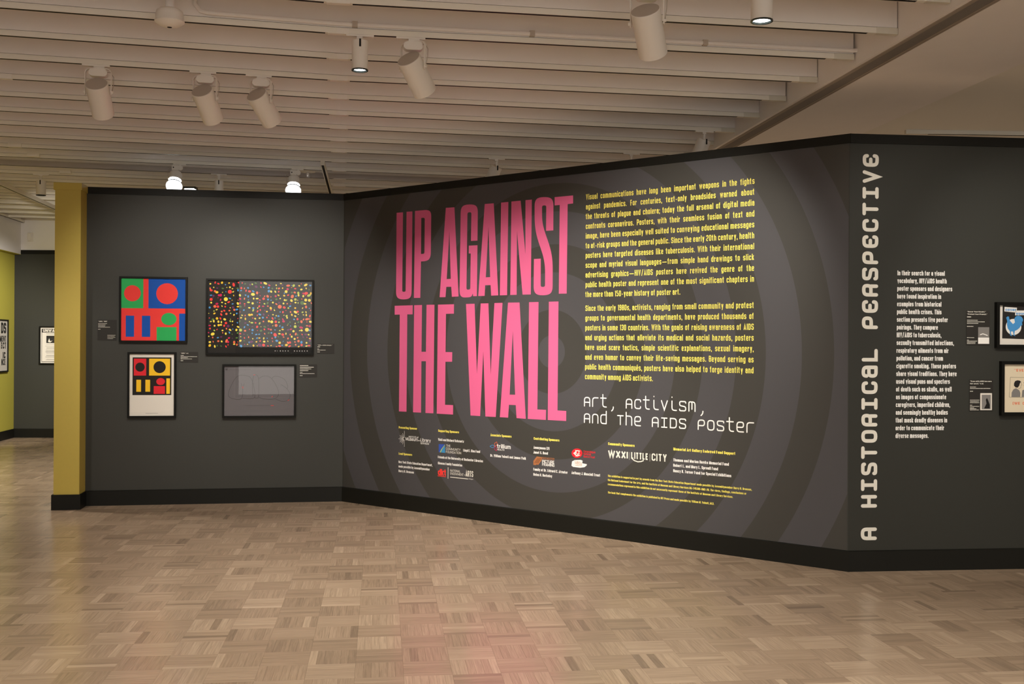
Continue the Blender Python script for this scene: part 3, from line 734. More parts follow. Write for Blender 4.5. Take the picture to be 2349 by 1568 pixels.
f3, sh, w_, h_, fw = frame_thing('framed_poster', WL, (.940, 2.167), (1.959, 1.435), 'wide black poster scattered with coloured dots, largest frame on the charcoal wall', paper=INK)
rng = random.Random(3); dots = {}
pal = [PALEY, PALEY, PALEY, LIME, RED, RED, MAGENTA, LBLUE, LBLUE, ORANGE, ORANGE, OLIVE, PURPLE, YELP]
placed = []
gx, gz = 27, 17
for i in range(gx):
    for j in range(gz):
        if rng.random() < .03: continue
        x = fw + (w_ - 2 * fw) * (i + .5 + rng.uniform(-.33, .33)) / gx; z = fw + .055 + (h_ - 2 * fw - .065) * (j + .5 + rng.uniform(-.33, .33)) / gz
        a = rng.choice([.006, .008, .009, .011, .012, .014, .019 if rng.random() < .4 else .010]); b_ = a * rng.choice([1, .75, .6, .55, .8])
        if rng.random() < .4: a, b_ = b_, a
        a, b_ = min(a, x - fw - .001, w_ - fw - .001 - x), b_
        th = rng.uniform(-.6, .6); m_ = rng.choice(pal)
        dots.setdefault(m_.name, (m_, []))[1].append([(x + a * math.cos(t) * math.cos(th) - b_ * math.sin(t) * math.sin(th), z + a * math.cos(t) * math.sin(th) + b_ * math.sin(t) * math.cos(th)) for t in [2 * PI * k / 12 for k in range(12)]])
mb = MB(); ms = []
for m_, polys in dots.values():
    for p in polys: mb.poly([p], y=-.0164, mi=len(ms))
    ms.append(m_)
o = mb.build('printed_dots', ms, sh); o['kind'] = 'stuff'
mb = MB()
x = w_ - fw - .352
for word in ("HIDDEN", "DANGER"):
    for ch in word: text_line(mb, ch, x, fw + .016, .0095, W=.6, t=.2, y=-.0168); x += .0245
    x += .036
o = mb.build('poster_lettering', WTXT, sh); o['kind'] = 'stuff'

f4, sh, w_, h_, fw = frame_thing('framed_poster', WL, (1.097, 1.343), (1.793, .827), 'grey poster with a thin line drawing of rounded shapes, lower right on the charcoal wall', paper=GREYP)
mb = MB()
def q4(x, y): u, v = WL.uv(450 + x / 4.479, 620 + y / 4.479); return (u - 1.097, v - .827)
def curve4(pts, t=.0028, closed=False, mbx=None):
    P = [Vector(q4(*p)) for p in pts]; out = []; n = len(P)
    rngk = range(n) if closed else range(n - 1)
    for i in rngk:
        p0, p1, p2, p3 = (P[(i - 1) % n] if closed or i > 0 else P[i]), P[i], P[(i + 1) % n], (P[(i + 2) % n] if closed or i + 2 < n else P[(i + 1) % n])
        for k in range(6):
            s = k / 6; out.append(.5 * ((2 * p1) + (p2 - p0) * s + (2 * p0 - 5 * p1 + 4 * p2 - p3) * s * s + (3 * p1 - p0 - 3 * p2 + p3) * s ** 3))
    if not closed: out.append(P[-1])
    ribbon(mbx or mb, [tuple(o) for o in out], t, closed, lambda a, b_: (a, b_), False, -.0166)
curve4([(480, 1200), (470, 1310), (400, 1320), (335, 1290), (345, 1220), (395, 1120), (440, 1080), (500, 1077), (560, 1100), (590, 1180), (605, 1290), (560, 1318), (480, 1308)])
curve4([(585, 1290), (580, 1180), (590, 1090), (615, 1070), (640, 1100), (645, 1200), (640, 1300), (600, 1305)])
curve4([(645, 1110), (690, 1085), (750, 1090), (800, 1140), (840, 1220), (845, 1280), (800, 1318), (700, 1318), (645, 1300)])
curve4([(780, 1110), (800, 1088), (850, 1090), (910, 1120), (940, 1180), (935, 1215)])
curve4([(870, 1170), (930, 1210), (965, 1270), (950, 1325), (890, 1345), (820, 1320)])
curve4([(465, 1160), (480, 1205), (495, 1160)])
for q in [("W", 300, 1020, 332, 1022)]:
    a = q4(300, 1025); text_line(mb, "W", a[0], a[1], .02, W=.5, t=.25, y=-.0168)
for k in range(40): a, c = q4(340 + k * 5.6, 1018), q4(343 + k * 5.6, 1018); rect(mb, a[0], c[0], a[1] - .001, a[1] + .001, -.0168)
for k in range(44): a, c = q4(500 + k * 6, 1386), q4(503.5 + k * 6, 1386); rect(mb, a[0], c[0], a[1] - .001, a[1] + .001, -.0168)
o = mb.build('line_drawing', GLINE, sh); o['kind'] = 'stuff'
mb = MB()
for P in ([(590, 1073), (610, 1071)], [(474, 1190), (481, 1210), (486, 1190)], [(787, 1290), (776, 1300)], [(958, 1325), (940, 1336)], [(768, 1386), (798, 1386)]): curve4(P, .004, mbx=mb)
o = mb.build('red_marks', RED, sh); o['kind'] = 'stuff'

# right wall frames
f5, sh, w_, h_, fw = frame_thing('framed_poster', WR, (1.057, 1.866), (1.40, 1.548), 'framed poster of a blue rooster on black, upper one on the right wall', fw=.022, depth=.034)
def q5(x, y): u, v = WR.uv(2180 + x / 4.126, 600 + y / 4.126); return (u - 1.057, v - 1.548)
flat('black_ground', sh, INK, [[q5(483, 410), q5(478, 725), q5(760, 735), q5(760, 415)]], -.0164)
flat('moon_disc', sh, WTXT, [[q5(585 + 74 * math.cos(k * PI / 14), 617 + 76 * math.sin(k * PI / 14)) for k in range(28)]], -.0168)
flat('paper_strip', sh, WTXT, [[q5(500, 428), q5(618, 436), q5(612, 482), q5(498, 470)], [q5(602, 462), q5(695, 462), q5(690, 505), q5(600, 508)]], -.0168)
flat('rooster_print', sh, LBLUE, [[q5(*p) for p in [(515, 530), (528, 518), (542, 520), (545, 540), (556, 565), (580, 590), (598, 575), (592, 540), (605, 518), (632, 509), (660, 520), (676, 545), (672, 570), (664, 560), (668, 600), (655, 605), (640, 628), (618, 645), (597, 655), (592, 685), (603, 705), (585, 697), (580, 660), (560, 660), (563, 690), (575, 705), (553, 697), (550, 658), (530, 630), (523, 595), (525, 560)]]], -.0172)
mb = MB()
a, c = q5(508, 466), q5(610, 473); text_line(mb, "cover", a[0], a[1], .019, W=.35, t=.2, u1=c[0], y=-.0172)
mb.build('poster_lettering', LBLUE, sh); mb = MB()
a, c = q5(608, 502), q5(690, 500); text_line(mb, "your", a[0], a[1], .018, W=.35, t=.2, u1=c[0], y=-.0172)
mb.build('poster_lettering', LBLUE, sh)
f6, sh, w_, h_, fw = frame_thing('framed_poster', WR, (1.094, 1.454), (1.56, 1.075), 'cream framed poster with orange words and a couple drawn in ink', fw=.022, depth=.034, paper=CREAM)
def q6(x, y): u, v = WR.uv(2180 + x / 4.126, 600 + y / 4.126); return (u - 1.094, v - 1.075)
mb = MB(); a = q6(592, 1038); text_line(mb, '"EVEN WITH', a[0], a[1], .0185, W=.62, t=.2, gap=.2, y=-.0166, space=.5); mb.build('poster_lettering', ORANGE, sh)
mb = MB(); a = q6(578, 1350); text_line(mb, '(WE CARE', a[0], a[1], .0185, W=.62, t=.2, gap=.2, y=-.0166, space=.8)
o = mb.build('poster_lettering', ORANGE, sh); o['kind'] = 'stuff'
mb = MB()
def s6(pts, t=.0018, closed=False): ribbon(mb, [q6(*p) for p in pts], t, closed, lambda a, b_: (a, b_), False, -.0166)
s6([(556, 1092), (545, 1280), (840, 1284), (850, 1096)], .0016, True)
s6([(655, 1130), (658, 1150), (664, 1165), (655, 1172), (655, 1190), (640, 1200), (630, 1198)])
s6([(698, 1135), (690, 1150), (684, 1170), (690, 1178), (692, 1200), (705, 1205)])
o = mb.build('ink_drawing', INK, sh); o['kind'] = 'stuff'
flat('drawn_hair', sh, INK, [[q6(*p) for p in [(590, 1150), (600, 1128), (622, 1120), (645, 1124), (655, 1135), (645, 1150), (640, 1170), (625, 1190), (605, 1188), (590, 1172)]]], -.0167)
flat('drawn_figure', sh, MIDGREY, [[q6(*p) for p in [(566, 1278), (568, 1235), (585, 1205), (610, 1195), (640, 1215), (650, 1240), (648, 1278)]], [q6(*p) for p in [(662, 1278), (668, 1215), (690, 1208), (720, 1215), (760, 1278)]], [q6(*p) for p in [(680, 1140), (700, 1128), (735, 1128), (750, 1160), (730, 1200), (700, 1195), (688, 1165)]]], -.01665)

# caption labels
def caption(W, tl_, br_, label, rows, extra=None):
    (u0, v1), (u1, v0) = tl_, br_; w_, h_ = u1 - u0, v1 - v0
    b = MB(); b.box(0, w_, -.003, -.0005, 0, h_)
    root = b.build('caption_label', LABELB); root.matrix_world = W.at(u0, v0, 0); root['label'] = label; root['category'] = 'label'
    mb = MB(); rg = random.Random(len(label))
    for (txt, z, x0, x1, cap) in rows:
        if txt: text_line(mb, txt, x0 * w_, z * h_, cap, W=.45, t=.2, gap=.12, u1=x1 * w_, y=-.0034)
        else:     # lines too fine to read: short broken strokes
            x = x0 * w_
            while x < x1 * w_:
                dx = rg.uniform(.003, .008); rect(mb, x, min(x + dx, x1 * w_), z * h_, z * h_ + cap * .72, -.0034); x += dx + .0016
    o = mb.build('label_lettering', MONOW, root); o['kind'] = 'stuff'
    return root
caption(WL, (-.056, 1.762), (.117, 1.566), 'black caption label left of the square colour block poster',
    [('"AIDS," 1987', .90, .03, .5, .009), ('', .81, .03, .5, .005), ('', .75, .03, .42, .005), ('', .69, .03, .4, .005), ('', .635, .03, .65, .005), ('', .53, .03, .15, .006),
     ('', .25, .52, .95, .004), ('', .2, .52, .9, .004), ('', .14, .52, .93, .004), ('', .08, .52, .82, .004)])
caption(WL, (.699, 1.461), (.869, 1.359), 'black caption label right of the white poster with black square',
    [('"AIDS," n.d.', .83, .04, .46, .0085), ('', .64, .04, .2, .006), ('', .53, .04, .94, .0055), ('', .43, .04, .42, .005), ('', .32, .04, .65, .0055), ('', .14, .04, .18, .007)])
caption(WL, (1.991, 1.545), (2.160, 1.448), 'black caption label to the right of the dotted poster',
    [('"AIDS\u2014hidden danger,"', .82, .03, .88, .0085), ('', .66, .03, .18, .0085), ('', .46, .03, .12, .006), ('', .34, .03, .5, .006), ('', .15, .03, .17, .007)])
caption(WL, (1.824, 1.344), (1.995, 1.217), 'black caption label right of the grey line drawing poster',
    [('', .88, .03, .5, .009), ('', .75, .03, .8, .009), ('', .62, .03, .66, .009), ('', .49, .03, .5, .009), ('', .36, .03, .17, .006), ('', .27, .03, .85, .006), ('', .11, .03, .18, .007)])
def rlab(x0, y0, x1, y1): return WR.uv(2180 + x0 / 4.126, 600 + y0 / 4.126), WR.uv(2180 + x1 / 4.126, 600 + y1 / 4.126)
a, c = rlab(150, 460, 372, 790)
cl = caption(WR, a, c, 'black caption label with a small grey picture left of the rooster poster',
    [('"Cover Your [Cock],"', .945, .03, .82, .0085), ('"Protect Your [Pussy],"', .875, .03, .88, .0085), ('', .80, .03, .2, .0085), ('', .71, .03, .48, .0055), ('', .665, .03, .78, .0055), ('', .62, .03, .5, .0055), ('', .53, .03, .3, .006),
     ('', .21, .03, .33, .005), ('', .14, .03, .1, .005), ('', .11, .03, .46, .005), ('', .075, .03, .4, .005), ('', .04, .03, .38, .005)])
W2, H2 = c[0] - a[0], a[1] - c[1]
mb = MB(); rect(mb, W2 * .5, W2 * .97, H2 * .04, H2 * .22, -.0034); mb.build('thumbnail_print', WTXT, cl)
mb = MB(); rect(mb, W2 * .5, W2 * .97, H2 * .22, H2 * .52, -.0034); mb.build('thumbnail_print', MIDGREY, cl)
mb = MB(); ribbon(mb, [(W2 * .58, H2 * .3), (W2 * .7, H2 * .33), (W2 * .9, H2 * .28)], .006, False, lambda p, q: (p, q), False, -.0036); mb.build('thumbnail_print', WTXT, cl)
a, c = rlab(178, 1115, 402, 1412)
cl = caption(WR, a, c, 'black caption label with a small pale picture left of the cream poster',
    [('"Even with AIDS [we care', .93, .03, .93, .0085), ('for you]," n.d.', .855, .03, .6, .0085), ('', .755, .03, .28, .0055), ('', .71, .03, .88, .0055), ('', .62, .03, .15, .006),
     ('', .34, .03, .42, .005), ('', .295, .03, .4, .005), ('', .255, .03, .42, .005), ('', .18, .03, .12, .005), ('', .14, .03, .42, .005), ('', .1, .03, .2, .005), ('', .065, .03, .3, .005), ('', .03, .03, .4, .005)])
W2, H2 = c[0] - a[0], a[1] - c[1]
mb = MB(); rect(mb, W2 * .46, W2 * .95, H2 * .03, H2 * .57, -.0034); mb.build('thumbnail_print', PAPER, cl)
mb = MB(); rect(mb, W2 * .52, W2 * .9, H2 * .06, H2 * .52, -.0036); mb.build('thumbnail_print', MIDGREY, cl)
mb = MB(); mb.poly([[(W2 * .62, H2 * .08), (W2 * .86, H2 * .08), (W2 * .86, H2 * .2), (W2 * .78, H2 * .36), (W2 * .74, H2 * .42), (W2 * .69, H2 * .36), (W2 * .72, H2 * .24)]], y=-.0038); mb.build('thumbnail_print', INK, cl)

# ------------------------------------------------------------------ floor: basket-weave oak parquet
FX, FY, TW = -0.72434, 4.92182, 0.2286
floor_m = Matrix.Translation((FX, FY, 0)) @ Matrix.Rotation(TH, 4, 'Z')
b = MB(); b.box(-14, 10, -12, 16, -0.06, -0.0016)
floor = struct(b.build('floor', GAP)); floor.matrix_world = floor_m
inv = floor_m.inverted()
rng = np.random.default_rng(11)
strips = []   # (x0, x1, y0, y1, tone, gdir)
for i in range(-42, 38):
    for j in range(-24, 62):
        wp = floor_m @ Vector(((i + .5) * TW, (j + .5) * TW, 0))
        if not (-10 < wp.x < 7.6 and 0.2 < wp.y < 18.5): continue
        base = rng.uniform(.30, .74)
        V = (i + j) % 2 == 0
        for k in range(6):
            a = k * TW / 6
            tn = base + rng.normal(0, .07)
            if rng.random() < .022: tn = rng.uniform(.10, .24)
            if rng.random() < .03: tn = rng.uniform(.74, .88)
            tn = min(.98, max(.02, tn))
            if V: strips.append((i * TW + a, i * TW + a + TW / 6, j * TW, (j + 1) * TW, tn, 1.0))
            else: strips.append((i * TW, (i + 1) * TW, j * TW + a, j * TW + a + TW / 6, tn, 0.0))
def strip_geo(S):
    x0, x1, y0, y1 = S[:, 0], S[:, 1], S[:, 2], S[:, 3]; n = len(S); g, c = .00012, .00025
    z = np.zeros(n); zz = z - .0009
    outer = [(x0 + g, y0 + g), (x1 - g, y0 + g), (x1 - g, y1 - g), (x0 + g, y1 - g)]
    inner = [(x0 + g + c, y0 + g + c), (x1 - g - c, y0 + g + c), (x1 - g - c, y1 - g - c), (x0 + g + c, y1 - g - c)]
    vs = np.stack([np.stack([a, b_, z], 1) for a, b_ in inner] + [np.stack([a, b_, zz], 1) for a, b_ in outer], 1).reshape(-1, 3)
    F = np.array([[0, 1, 2, 3], [4, 5, 1, 0], [5, 6, 2, 1], [6, 7, 3, 2], [7, 4, 0, 3]])
    fs = (F[None] + (np.arange(n) * 8)[:, None, None]).reshape(-1, 4)
    return vs, fs
def strip_obj(name, S):
    vs, fs = strip_geo(S); me = bpy.data.meshes.new(name)
    me.vertices.add(len(vs)); me.vertices.foreach_set('co', vs.ravel())
    me.loops.add(fs.size); me.loops.foreach_set('vertex_index', fs.ravel().astype(np.int32))
    me.polygons.add(len(fs)); me.polygons.foreach_set('loop_start', (np.arange(len(fs)) * 4).astype(np.int32))
    me.update(calc_edges=True)
    me.shade_flat()
    for nm, col in (('tone', 4), ('gdir', 5)):
        at = me.attributes.new(nm, 'FLOAT', 'FACE'); at.data.foreach_set('value', np.repeat(S[:, col], 5).astype(np.float32))
    me.materials.append(WOOD)
    o = bpy.data.objects.new(name, me); C.objects.link(o); o.parent = floor
    return o
S = np.array(strips)
ctr = np.stack([(S[:, 0] + S[:, 1]) / 2, (S[:, 2] + S[:, 3]) / 2], 1)
ct, st_ = math.cos(TH), math.sin(TH)
wx, wy = FX + ctr[:, 0] * ct - ctr[:, 1] * st_, FY + ctr[:, 0] * st_ + ctr[:, 1] * ct
px = 1174.5 + F_PX * wx / wy; py = 784 + F_PX * EYE / np.maximum(wy, .1)
vis = (px > 10) & (px < 2339) & (py < 1560) & (py > 0)
order = np.where(vis)[0][np.argsort(wy[vis])][:300]
sel = np.zeros(len(S), bool); sel[order] = True
for k in order: strip_obj('parquet_strip', S[k:k + 1])
o = strip_obj('parquet_strips', S[~sel]); o['kind'] = 'stuff'

# ------------------------------------------------------------------ ceiling
HT = EYE + 1.9          # underside of the lighting tracks
HC = HT + 0.25
b = MB(); b.box(-13, 9, -5, 24, HC, HC + .1)
ceiling = struct(b.build('ceiling', WHITEP))
def yh(x): return 781.2 + (x - 1174.5) * .00545
def seg_T(P, Q):
    d = (Q - P); L = d.length; a = math.atan2(d.y, d.x)
    return Matrix.Translation((P.x, P.y, 0)) @ Matrix.Rotation(a, 4, 'Z'), L
def joist(P, Q, slot0, slot1, chan_m=TRACKW, ch=.0345):
    T, L = seg_T(P, Q)
    b = MB(); b.box(0, L, -.0150, .095, HT + .0385, HC, T); j = b.build('joist', WHITEP, ceiling)
    b = MB()
    b.box(0, L, -.0175, -.0120, HT, HT + ch, T); b.box(0, L, .0120, .0175, HT, HT + ch, T); b.box(0, L, -.0120, .0120, HT + .012, HT + ch, T)
    if slot0 > 0: b.box(0, slot0, -.0120, .0120, HT, HT + .012, T)
    if slot1 < L: b.box(slot1, L, -.0120, .0120, HT, HT + .012, T)
    b.box(0, L, -.006, .006, HT + ch, HT + .0385, T)
    b.build('track_channel', chan_m, j)
    b = MB(); b.box(slot0, slot1, -.0118, .0118, HT - .0006, HT + .0118, T); b.build('track_slot', BLACKIN, j)
    return j
Lp, Jp, Ep = {}, {}, {}
for n in range(-3, 20):
    Lp[n] = on_z(0, yh(0) - 1 / (.001322 + .00012 * n), HT); Jp[n] = on_z(780, yh(780) - 1 / (.0014267 + .0001287 * n), HT)
ends = {-1: (2055, 80), 0: (1955, 138), 1: (1872, 190), 2: (1800, 232), 3: (1740, 270), 4: (1686, 304)}
for n, p in ends.items(): Ep[n] = on_z(*p, HT)
stepE = (Ep[4] - Ep[-1]) / 5
for n in range(-3, 20):
    if n not in Ep: Ep[n] = Ep[-1] + stepE * (n + 1)
stepL, stepJ = Lp[1] - Lp[0], Jp[1] - Jp[0]
for n in range(-14, -3):
    Lp[n] = Lp[-3] + stepL * (n + 3); Jp[n] = Jp[-3] + stepJ * (n + 3); Ep[n] = Ep[-1] + stepE * (n + 1)
joints = {3: .012, 8: .012}
for n in range(-14, 20):
    L0, J0, E0 = Lp[n], Jp[n], Ep[n]
    d = (J0 - L0).normalized()
    far = L0 - d * 2.6
    grey = GREYDUCT if n == 10 else TRACKW
    chh = .0345
    Ltot = (J0 - far).length
    joist(far, J0, 0.02, Ltot - .09, grey, chh)
    je = joist(J0, E0, .07, (E0 - J0).length - .19)
    T, L = seg_T(J0, E0); b = MB(); b.box(L - .135, L + .004, -.0192, .0185, HT - .002, HT + .036, T); b.build('track_end', ENDCAP, je)
    T, _ = seg_T(J0, E0)     # moulded cover where two runs of track meet
    b = MB(); b.box(-.075, .055, -.0192, .0185, HT - .003, HT + .0335, T); b.build('track_joint', FIXW, ceiling)
for n, x in ((3, 8), (8, 34), (9, 77), (11, 150), (2, 1600)):
    P = on_z(x, yh(x) - 1 / ((.001322 + .00012 * n)), HT) if x < 780 else None
    if P is None: continue
    T, _ = seg_T(P, P + (Jp[n] - Lp[n]))
    b = MB(); b.box(-.06, .06, -.0192, .0185, HT - .003, HT + .0335, T); b.build('track_joint', FIXW, ceiling)
# grey wireway beside the far track
T, L = seg_T(Lp[10] - (Jp[10] - Lp[10]).normalized() * 1.5, Jp[10]); b = MB(); b.box(0, L, -.035, -.018, HT + .004, HT + .058, T); b.build('wireway', GREYDUCT, ceiling)
T, L = seg_T(Jp[10], Ep[10]); b = MB(); b.box(0, L, -.035, -.018, HT + .004, HT + .058, T); b.build('wireway', GREYDUCT, ceiling)
# conduit along the second joist
def along(n, x):
    """point on track n seen at photo column x"""
    P, Q = (Lp[n], Jp[n]) if x < 780 else (Jp[n], Ep[n])
    lo, hi = -0.6, 1.4
    for _ in range(40):
        mid = (lo + hi) / 2; p = P + (Q - P) * mid
        (lo, hi) = (mid, hi) if 1174.5 + F_PX * p.x / p.y < x else (lo, mid)
    return P + (Q - P) * lo
b = MB(); off = Vector((.02, -.031, 0)); z_ = HT + .055
c0, c1, c2 = along(0, 447), Jp[0], along(0, 1950)
pts = [Vector((c0.x, c0.y - .031, HC - .02)), Vector((c0.x, c0.y - .031, z_ + .05)), Vector((c0.x + .03, c0.y - .031, z_ + .01)), Vector((c0.x + .07, c0.y - .03, z_)), Vector((c1.x, c1.y - .031, z_)), Vector((c2.x, c2.y - .031, z_)), Vector((c2.x + .05, c2.y - .03, z_ + .005)), Vector((c2.x + .06, c2.y + .05, z_ + .005)), Vector((c2.x + .06, c2.y + .3, z_ + .01))]
b.tube(pts, .0135, 10); b.build('conduit', WHITEP, ceiling, smooth='all')
for x in (1000 - 190, 1215, 1610):
    p = along(0, x); T, _ = seg_T(p, p + (Ep[0] - Jp[0])); b = MB(); b.box(-.016, .016, -.047, -.014, z_ - .017, z_ + .017, T); b.build('conduit_clip', FIXCAP, ceiling)

# beam to the right with its slot grille
HB = EYE + 1.86
eg0, eg1 = Ep[-14], Ep[14]
dirB = (eg1 - eg0).normalized(); nB = Vector((dirB.y, -dirB.x, 0))   # towards the right
gu0, gu1 = on_z(1635.6, 346, HB), on_z(2228.5, 0, HB)
dirG = (gu0 - gu1).normalized()
def beam_T(): 
    a = math.atan2(dirG.y, dirG.x); return Matrix.Translation((gu1.x, gu1.y, 0)) @ Matrix.Rotation(a, 4, 'Z')
TB = beam_T(); TBi = TB.inverted()
# local: x forward along the beam, -y to the right
lb = [TBi @ on_z(*p, HB) for p in ((1684, 339), (2295.6, 0), (1973, 308), (2349, 144.4))]
g_out = (lb[0].y + lb[1].y) / 2; b_out = (lb[2].y + lb[3].y) / 2
e_in = ((TBi @ Ep[-1]).y + (TBi @ Ep[4]).y) / 2
b = MB(); b.box(-9, 11, -0.012, e_in + .0, HB, HC + .02); 
b.box(-9, 11, b_out, g_out + .012, HB, HC + .02); b.box(-9, 11, g_out + .012, -0.012, HB + .03, HC + .02)
beam = b.build('ceiling_beam', WHITEP); beam.matrix_world = TB; struct(beam)
b = MB(); b.box(-9, 11, -.012, -.004, HB - .006, HB + .02); b.box(-9, 11, g_out + .004, g_out + .014, HB - .006, HB + .02); b.box(-9, 11, -.034, -.012, HB - .003, HB + .012); b.box(-9, 11, g_out + .012, g_out + .030, HB - .003, HB + .012)
b.build('grille_border', GRILLEF, beam)
ns = 9
for k in range(ns):
    y0 = -.036 + (g_out + .068) * (k + .5) / ns
    b = MB(); b.box(-9, 11, y0 - .004, y0 + .004, HB - .002, HB + .018); b.build('grille_slat', GRILLE, beam)
b = MB(); b.box(-9, 11, g_out + .012, -.012, HB + .018, HB + .0295); b.build('grille_backing', BLACKIN, beam)
# lower ceiling beyond the beam and its track
HR = HT + .05
b = MB(); b.box(-9, 11, -6.2, b_out - .0, HR, HR + .1); rc = struct(b.build('ceiling_right', mat('grey_ceiling_paint', (0.80, 0.79, 0.74), .7, .2))); rc.matrix_world = TB
t0, t1 = on_z(2079, 307, HR - .036), on_z(2349, 311, HR - .036); t1 = t0 + (t1 - t0) * 2.2
T, L = seg_T(t0, t1)
b = MB(); b.box(0, L, -.0175, -.012, HR - .036, HR, T); b.box(0, L, .012, .0175, HR - .036, HR, T); b.box(0, L, -.012, .012, HR - .022, HR, T); b.box(0, .2, -.012, .012, HR - .036, HR - .022, T); b.box(-.01, .17, -.0195, .0195, HR - .038, HR, T)
tr = b.build('track_channel', TRACKW, rc); tr.parent = rc; tr.matrix_parent_inverse = TB.inverted()
b = MB(); b.box(.2, L, -.0118, .0118, HR - .0366, HR - .0222, T); ts = b.build('track_slot', BLACKIN, tr)

# two tracks crossing below the joists
def cross_track(P, Q, label):
    T, L = seg_T(P, Q); z0 = EYE + 1.845
    o = empty('cross_track', T @ Matrix.Translation((0, 0, z0)), label, 'track')
    b = MB(); b.box(0, L, -.022, -.013, 0, .05); b.box(0, L, .013, .022, 0, .05); b.box(0, L, -.013, .013, .014, .05); b.box(-.004, .0, -.022, .022, 0, .05); b.build('track_channel', TRACKW, o)
    b = MB(); b.box(0.004, L, -.0129, .0129, .004, .0139); b.build('track_slot', BLACKIN, o)
    return o
P, Q = on_z(740, 378, EYE + 1.85), on_z(757.5, 443, EYE + 1.85)
cross_track(P, Q + (Q - P) * .8, 'short white lighting track with a black slot ending above the wall corner')
P, Q = on_z(0, 424, EYE + 1.85), on_z(127, 480, EYE + 1.85)
cross_track(P - (Q - P) * 1.2, Q + (Q - P) * .5, 'long white lighting track crossing over the far gallery on the left')

# ------------------------------------------------------------------ fixtures
def yoke_spot(track, ang, axis, label, R=.075, L=.250, drop=.186, group=None):
    """track adapter, driver pill, strap yoke and cylindrical head aimed along axis"""
    root = empty('track_spotlight', Matrix.Translation(track) @ Matrix.Rotation(ang, 4, 'Z'), label, 'spotlight', group)
    b = MB(); b.box(-.105, .075, -.014, .014, -.012, 0); b.box(-.03, .04, -.012, .012, -.026, -.012); b.build('adapter', FIXW, root)
    b = MB()   # driver housing: a flattened pill lying along the track
    prof = []
    n = 10
    outline = [(.035 + .026 * math.cos(a), .026 * math.sin(a)) for a in np.linspace(-PI / 2, PI / 2, 9)] + [(-.035 + .026 * math.cos(a), .026 * math.sin(a)) for a in np.linspace(PI / 2, 3 * PI / 2, 9)]
    m_ = len(outline); vs = [(x, -.03, z - .056) for x, z in outline] + [(x, .03, z - .056) for x, z in outline]
    b.add(vs, [tuple(range(m_)), tuple(range(m_, 2 * m_))[::-1]] + [(i, i + m_, (i + 1) % m_ + m_, (i + 1) % m_) for i in range(m_)])
    b.build('driver_housing', FIXW, root, smooth=True)
    ax = Vector(axis).normalized()
    axl = (Matrix.Rotation(-ang, 3, 'Z') @ ax)
    # yoke turned so that its pivot line is level and square to the aim
    yaw = math.atan2(axl.y, axl.x) - PI / 2
    if abs(yaw) > PI / 2: yaw += -PI if yaw > 0 else PI
    b = MB(); hw = R + .012; Ty = Matrix.Rotation(yaw, 4, 'Z')
    path = [(-hw, 0, -drop - .02), (-hw, 0, -.052), (-hw + .008, 0, -.036), (-hw + .022, 0, -.028), (hw - .022, 0, -.028), (hw - .008, 0, -.036), (hw, 0, -.052), (hw, 0, -drop - .02)]
    for i in range(len(path) - 1):
        a, c = Vector(path[i]), Vector(path[i + 1]); d = (c - a).normalized(); nn = Vector((-d.z, 0, d.x)) * .003
        vs = [a - nn + Vector((0, -.009, 0)), a + nn + Vector((0, -.009, 0)), a + nn + Vector((0, .009, 0)), a - nn + Vector((0, .009, 0)), c - nn + Vector((0, -.009, 0)), c + nn + Vector((0, -.009, 0)), c + nn + Vector((0, .009, 0)), c - nn + Vector((0, .009, 0))]
        b.add([Ty @ v for v in vs], [(0, 1, 2, 3), (4, 7, 6, 5), (0, 4, 5, 1), (1, 5, 6, 2), (2, 6, 7, 3), (3, 7, 4, 0)])
    b.build('yoke', FIXW, root)
    for s in (-1, 1):
        b = MB(); Tk = Ty @ Matrix.Translation((s * (hw + .004), 0, -drop)) @ Matrix.Rotation(PI / 2, 4, 'Y'); b.lathe([(.0001, -.008), (.010, -.008), (.010, .008), (.0001, .008)], 12, Tk); b.build('pivot_knob', FIXW, root)
    q = axl.to_track_quat('Z', 'Y').to_matrix().to_4x4(); piv = .068   # pivot's distance from the back cap
    Th = Matrix.Translation(Vector((0, 0, -drop))) @ q @ Matrix.Translation((0, 0, -piv))
    b = MB(); b.lathe([(R - .003, 0), (R, .003), (R, L), (R - .006, L), (R - .008, L - .03), (R - .02, L - .06)], 40, Th); hd = b.build('lamp_head', FIXW, root, smooth=True)
    b = MB(); b.disc(R - .003, 0, 40, Th, flip=True); b.build('back_cap', FIXCAP, hd)
    b = MB(); b.disc(R - .02, L - .06, 32, Th); b.build('lens', LENS, hd)
    # lead from the housing to the head
    b = MB(); e = Vector((hw + .008, 0, -drop + .02)); pts = [Ty @ Vector(p) for p in ((.03, .02, -.04), (hw - .01, .02, -.045), (hw + .014, .012, -.08), (hw + .012, .01, -.13), (hw + .004, .005, -drop + .005))]
    b.tube(pts, .0022, 6); b.build('power_lead', FIXCAP, root, smooth='all')
    return root
ang_l = lambda n: math.atan2(Jp[n].y - Lp[n].y, Jp[n].x - Lp[n].x); ang_r = lambda n: math.atan2(Ep[n].y - Jp[n].y, Ep[n].x - Jp[n].x)
yoke_spot(along(2, 222), ang_l(2), (-.08, .70, -.66), 'white cylinder spotlight on a yoke, leftmost of the three on one track')
yoke_spot(along(2, 467), ang_l(2), (.11, .70, -.62), 'white cylinder spotlight on a yoke, middle of the three on one track')
yoke_spot(along(2, 595), ang_l(2), (.27, .65, -.58), 'white cylinder spotlight on a yoke, rightmost of the three on one track')
yoke_spot(along(0, 944), ang_r(0), (.33, .62, -.62), 'white cylinder spotlight steeply tilted beside the short hanging downlight', R=.076)
yoke_spot(along(-2, 1481), ang_r(-2), (.24, .60, -.70), 'large white cylinder spotlight hanging nearest the top right', R=.078, L=.255, drop=.195)

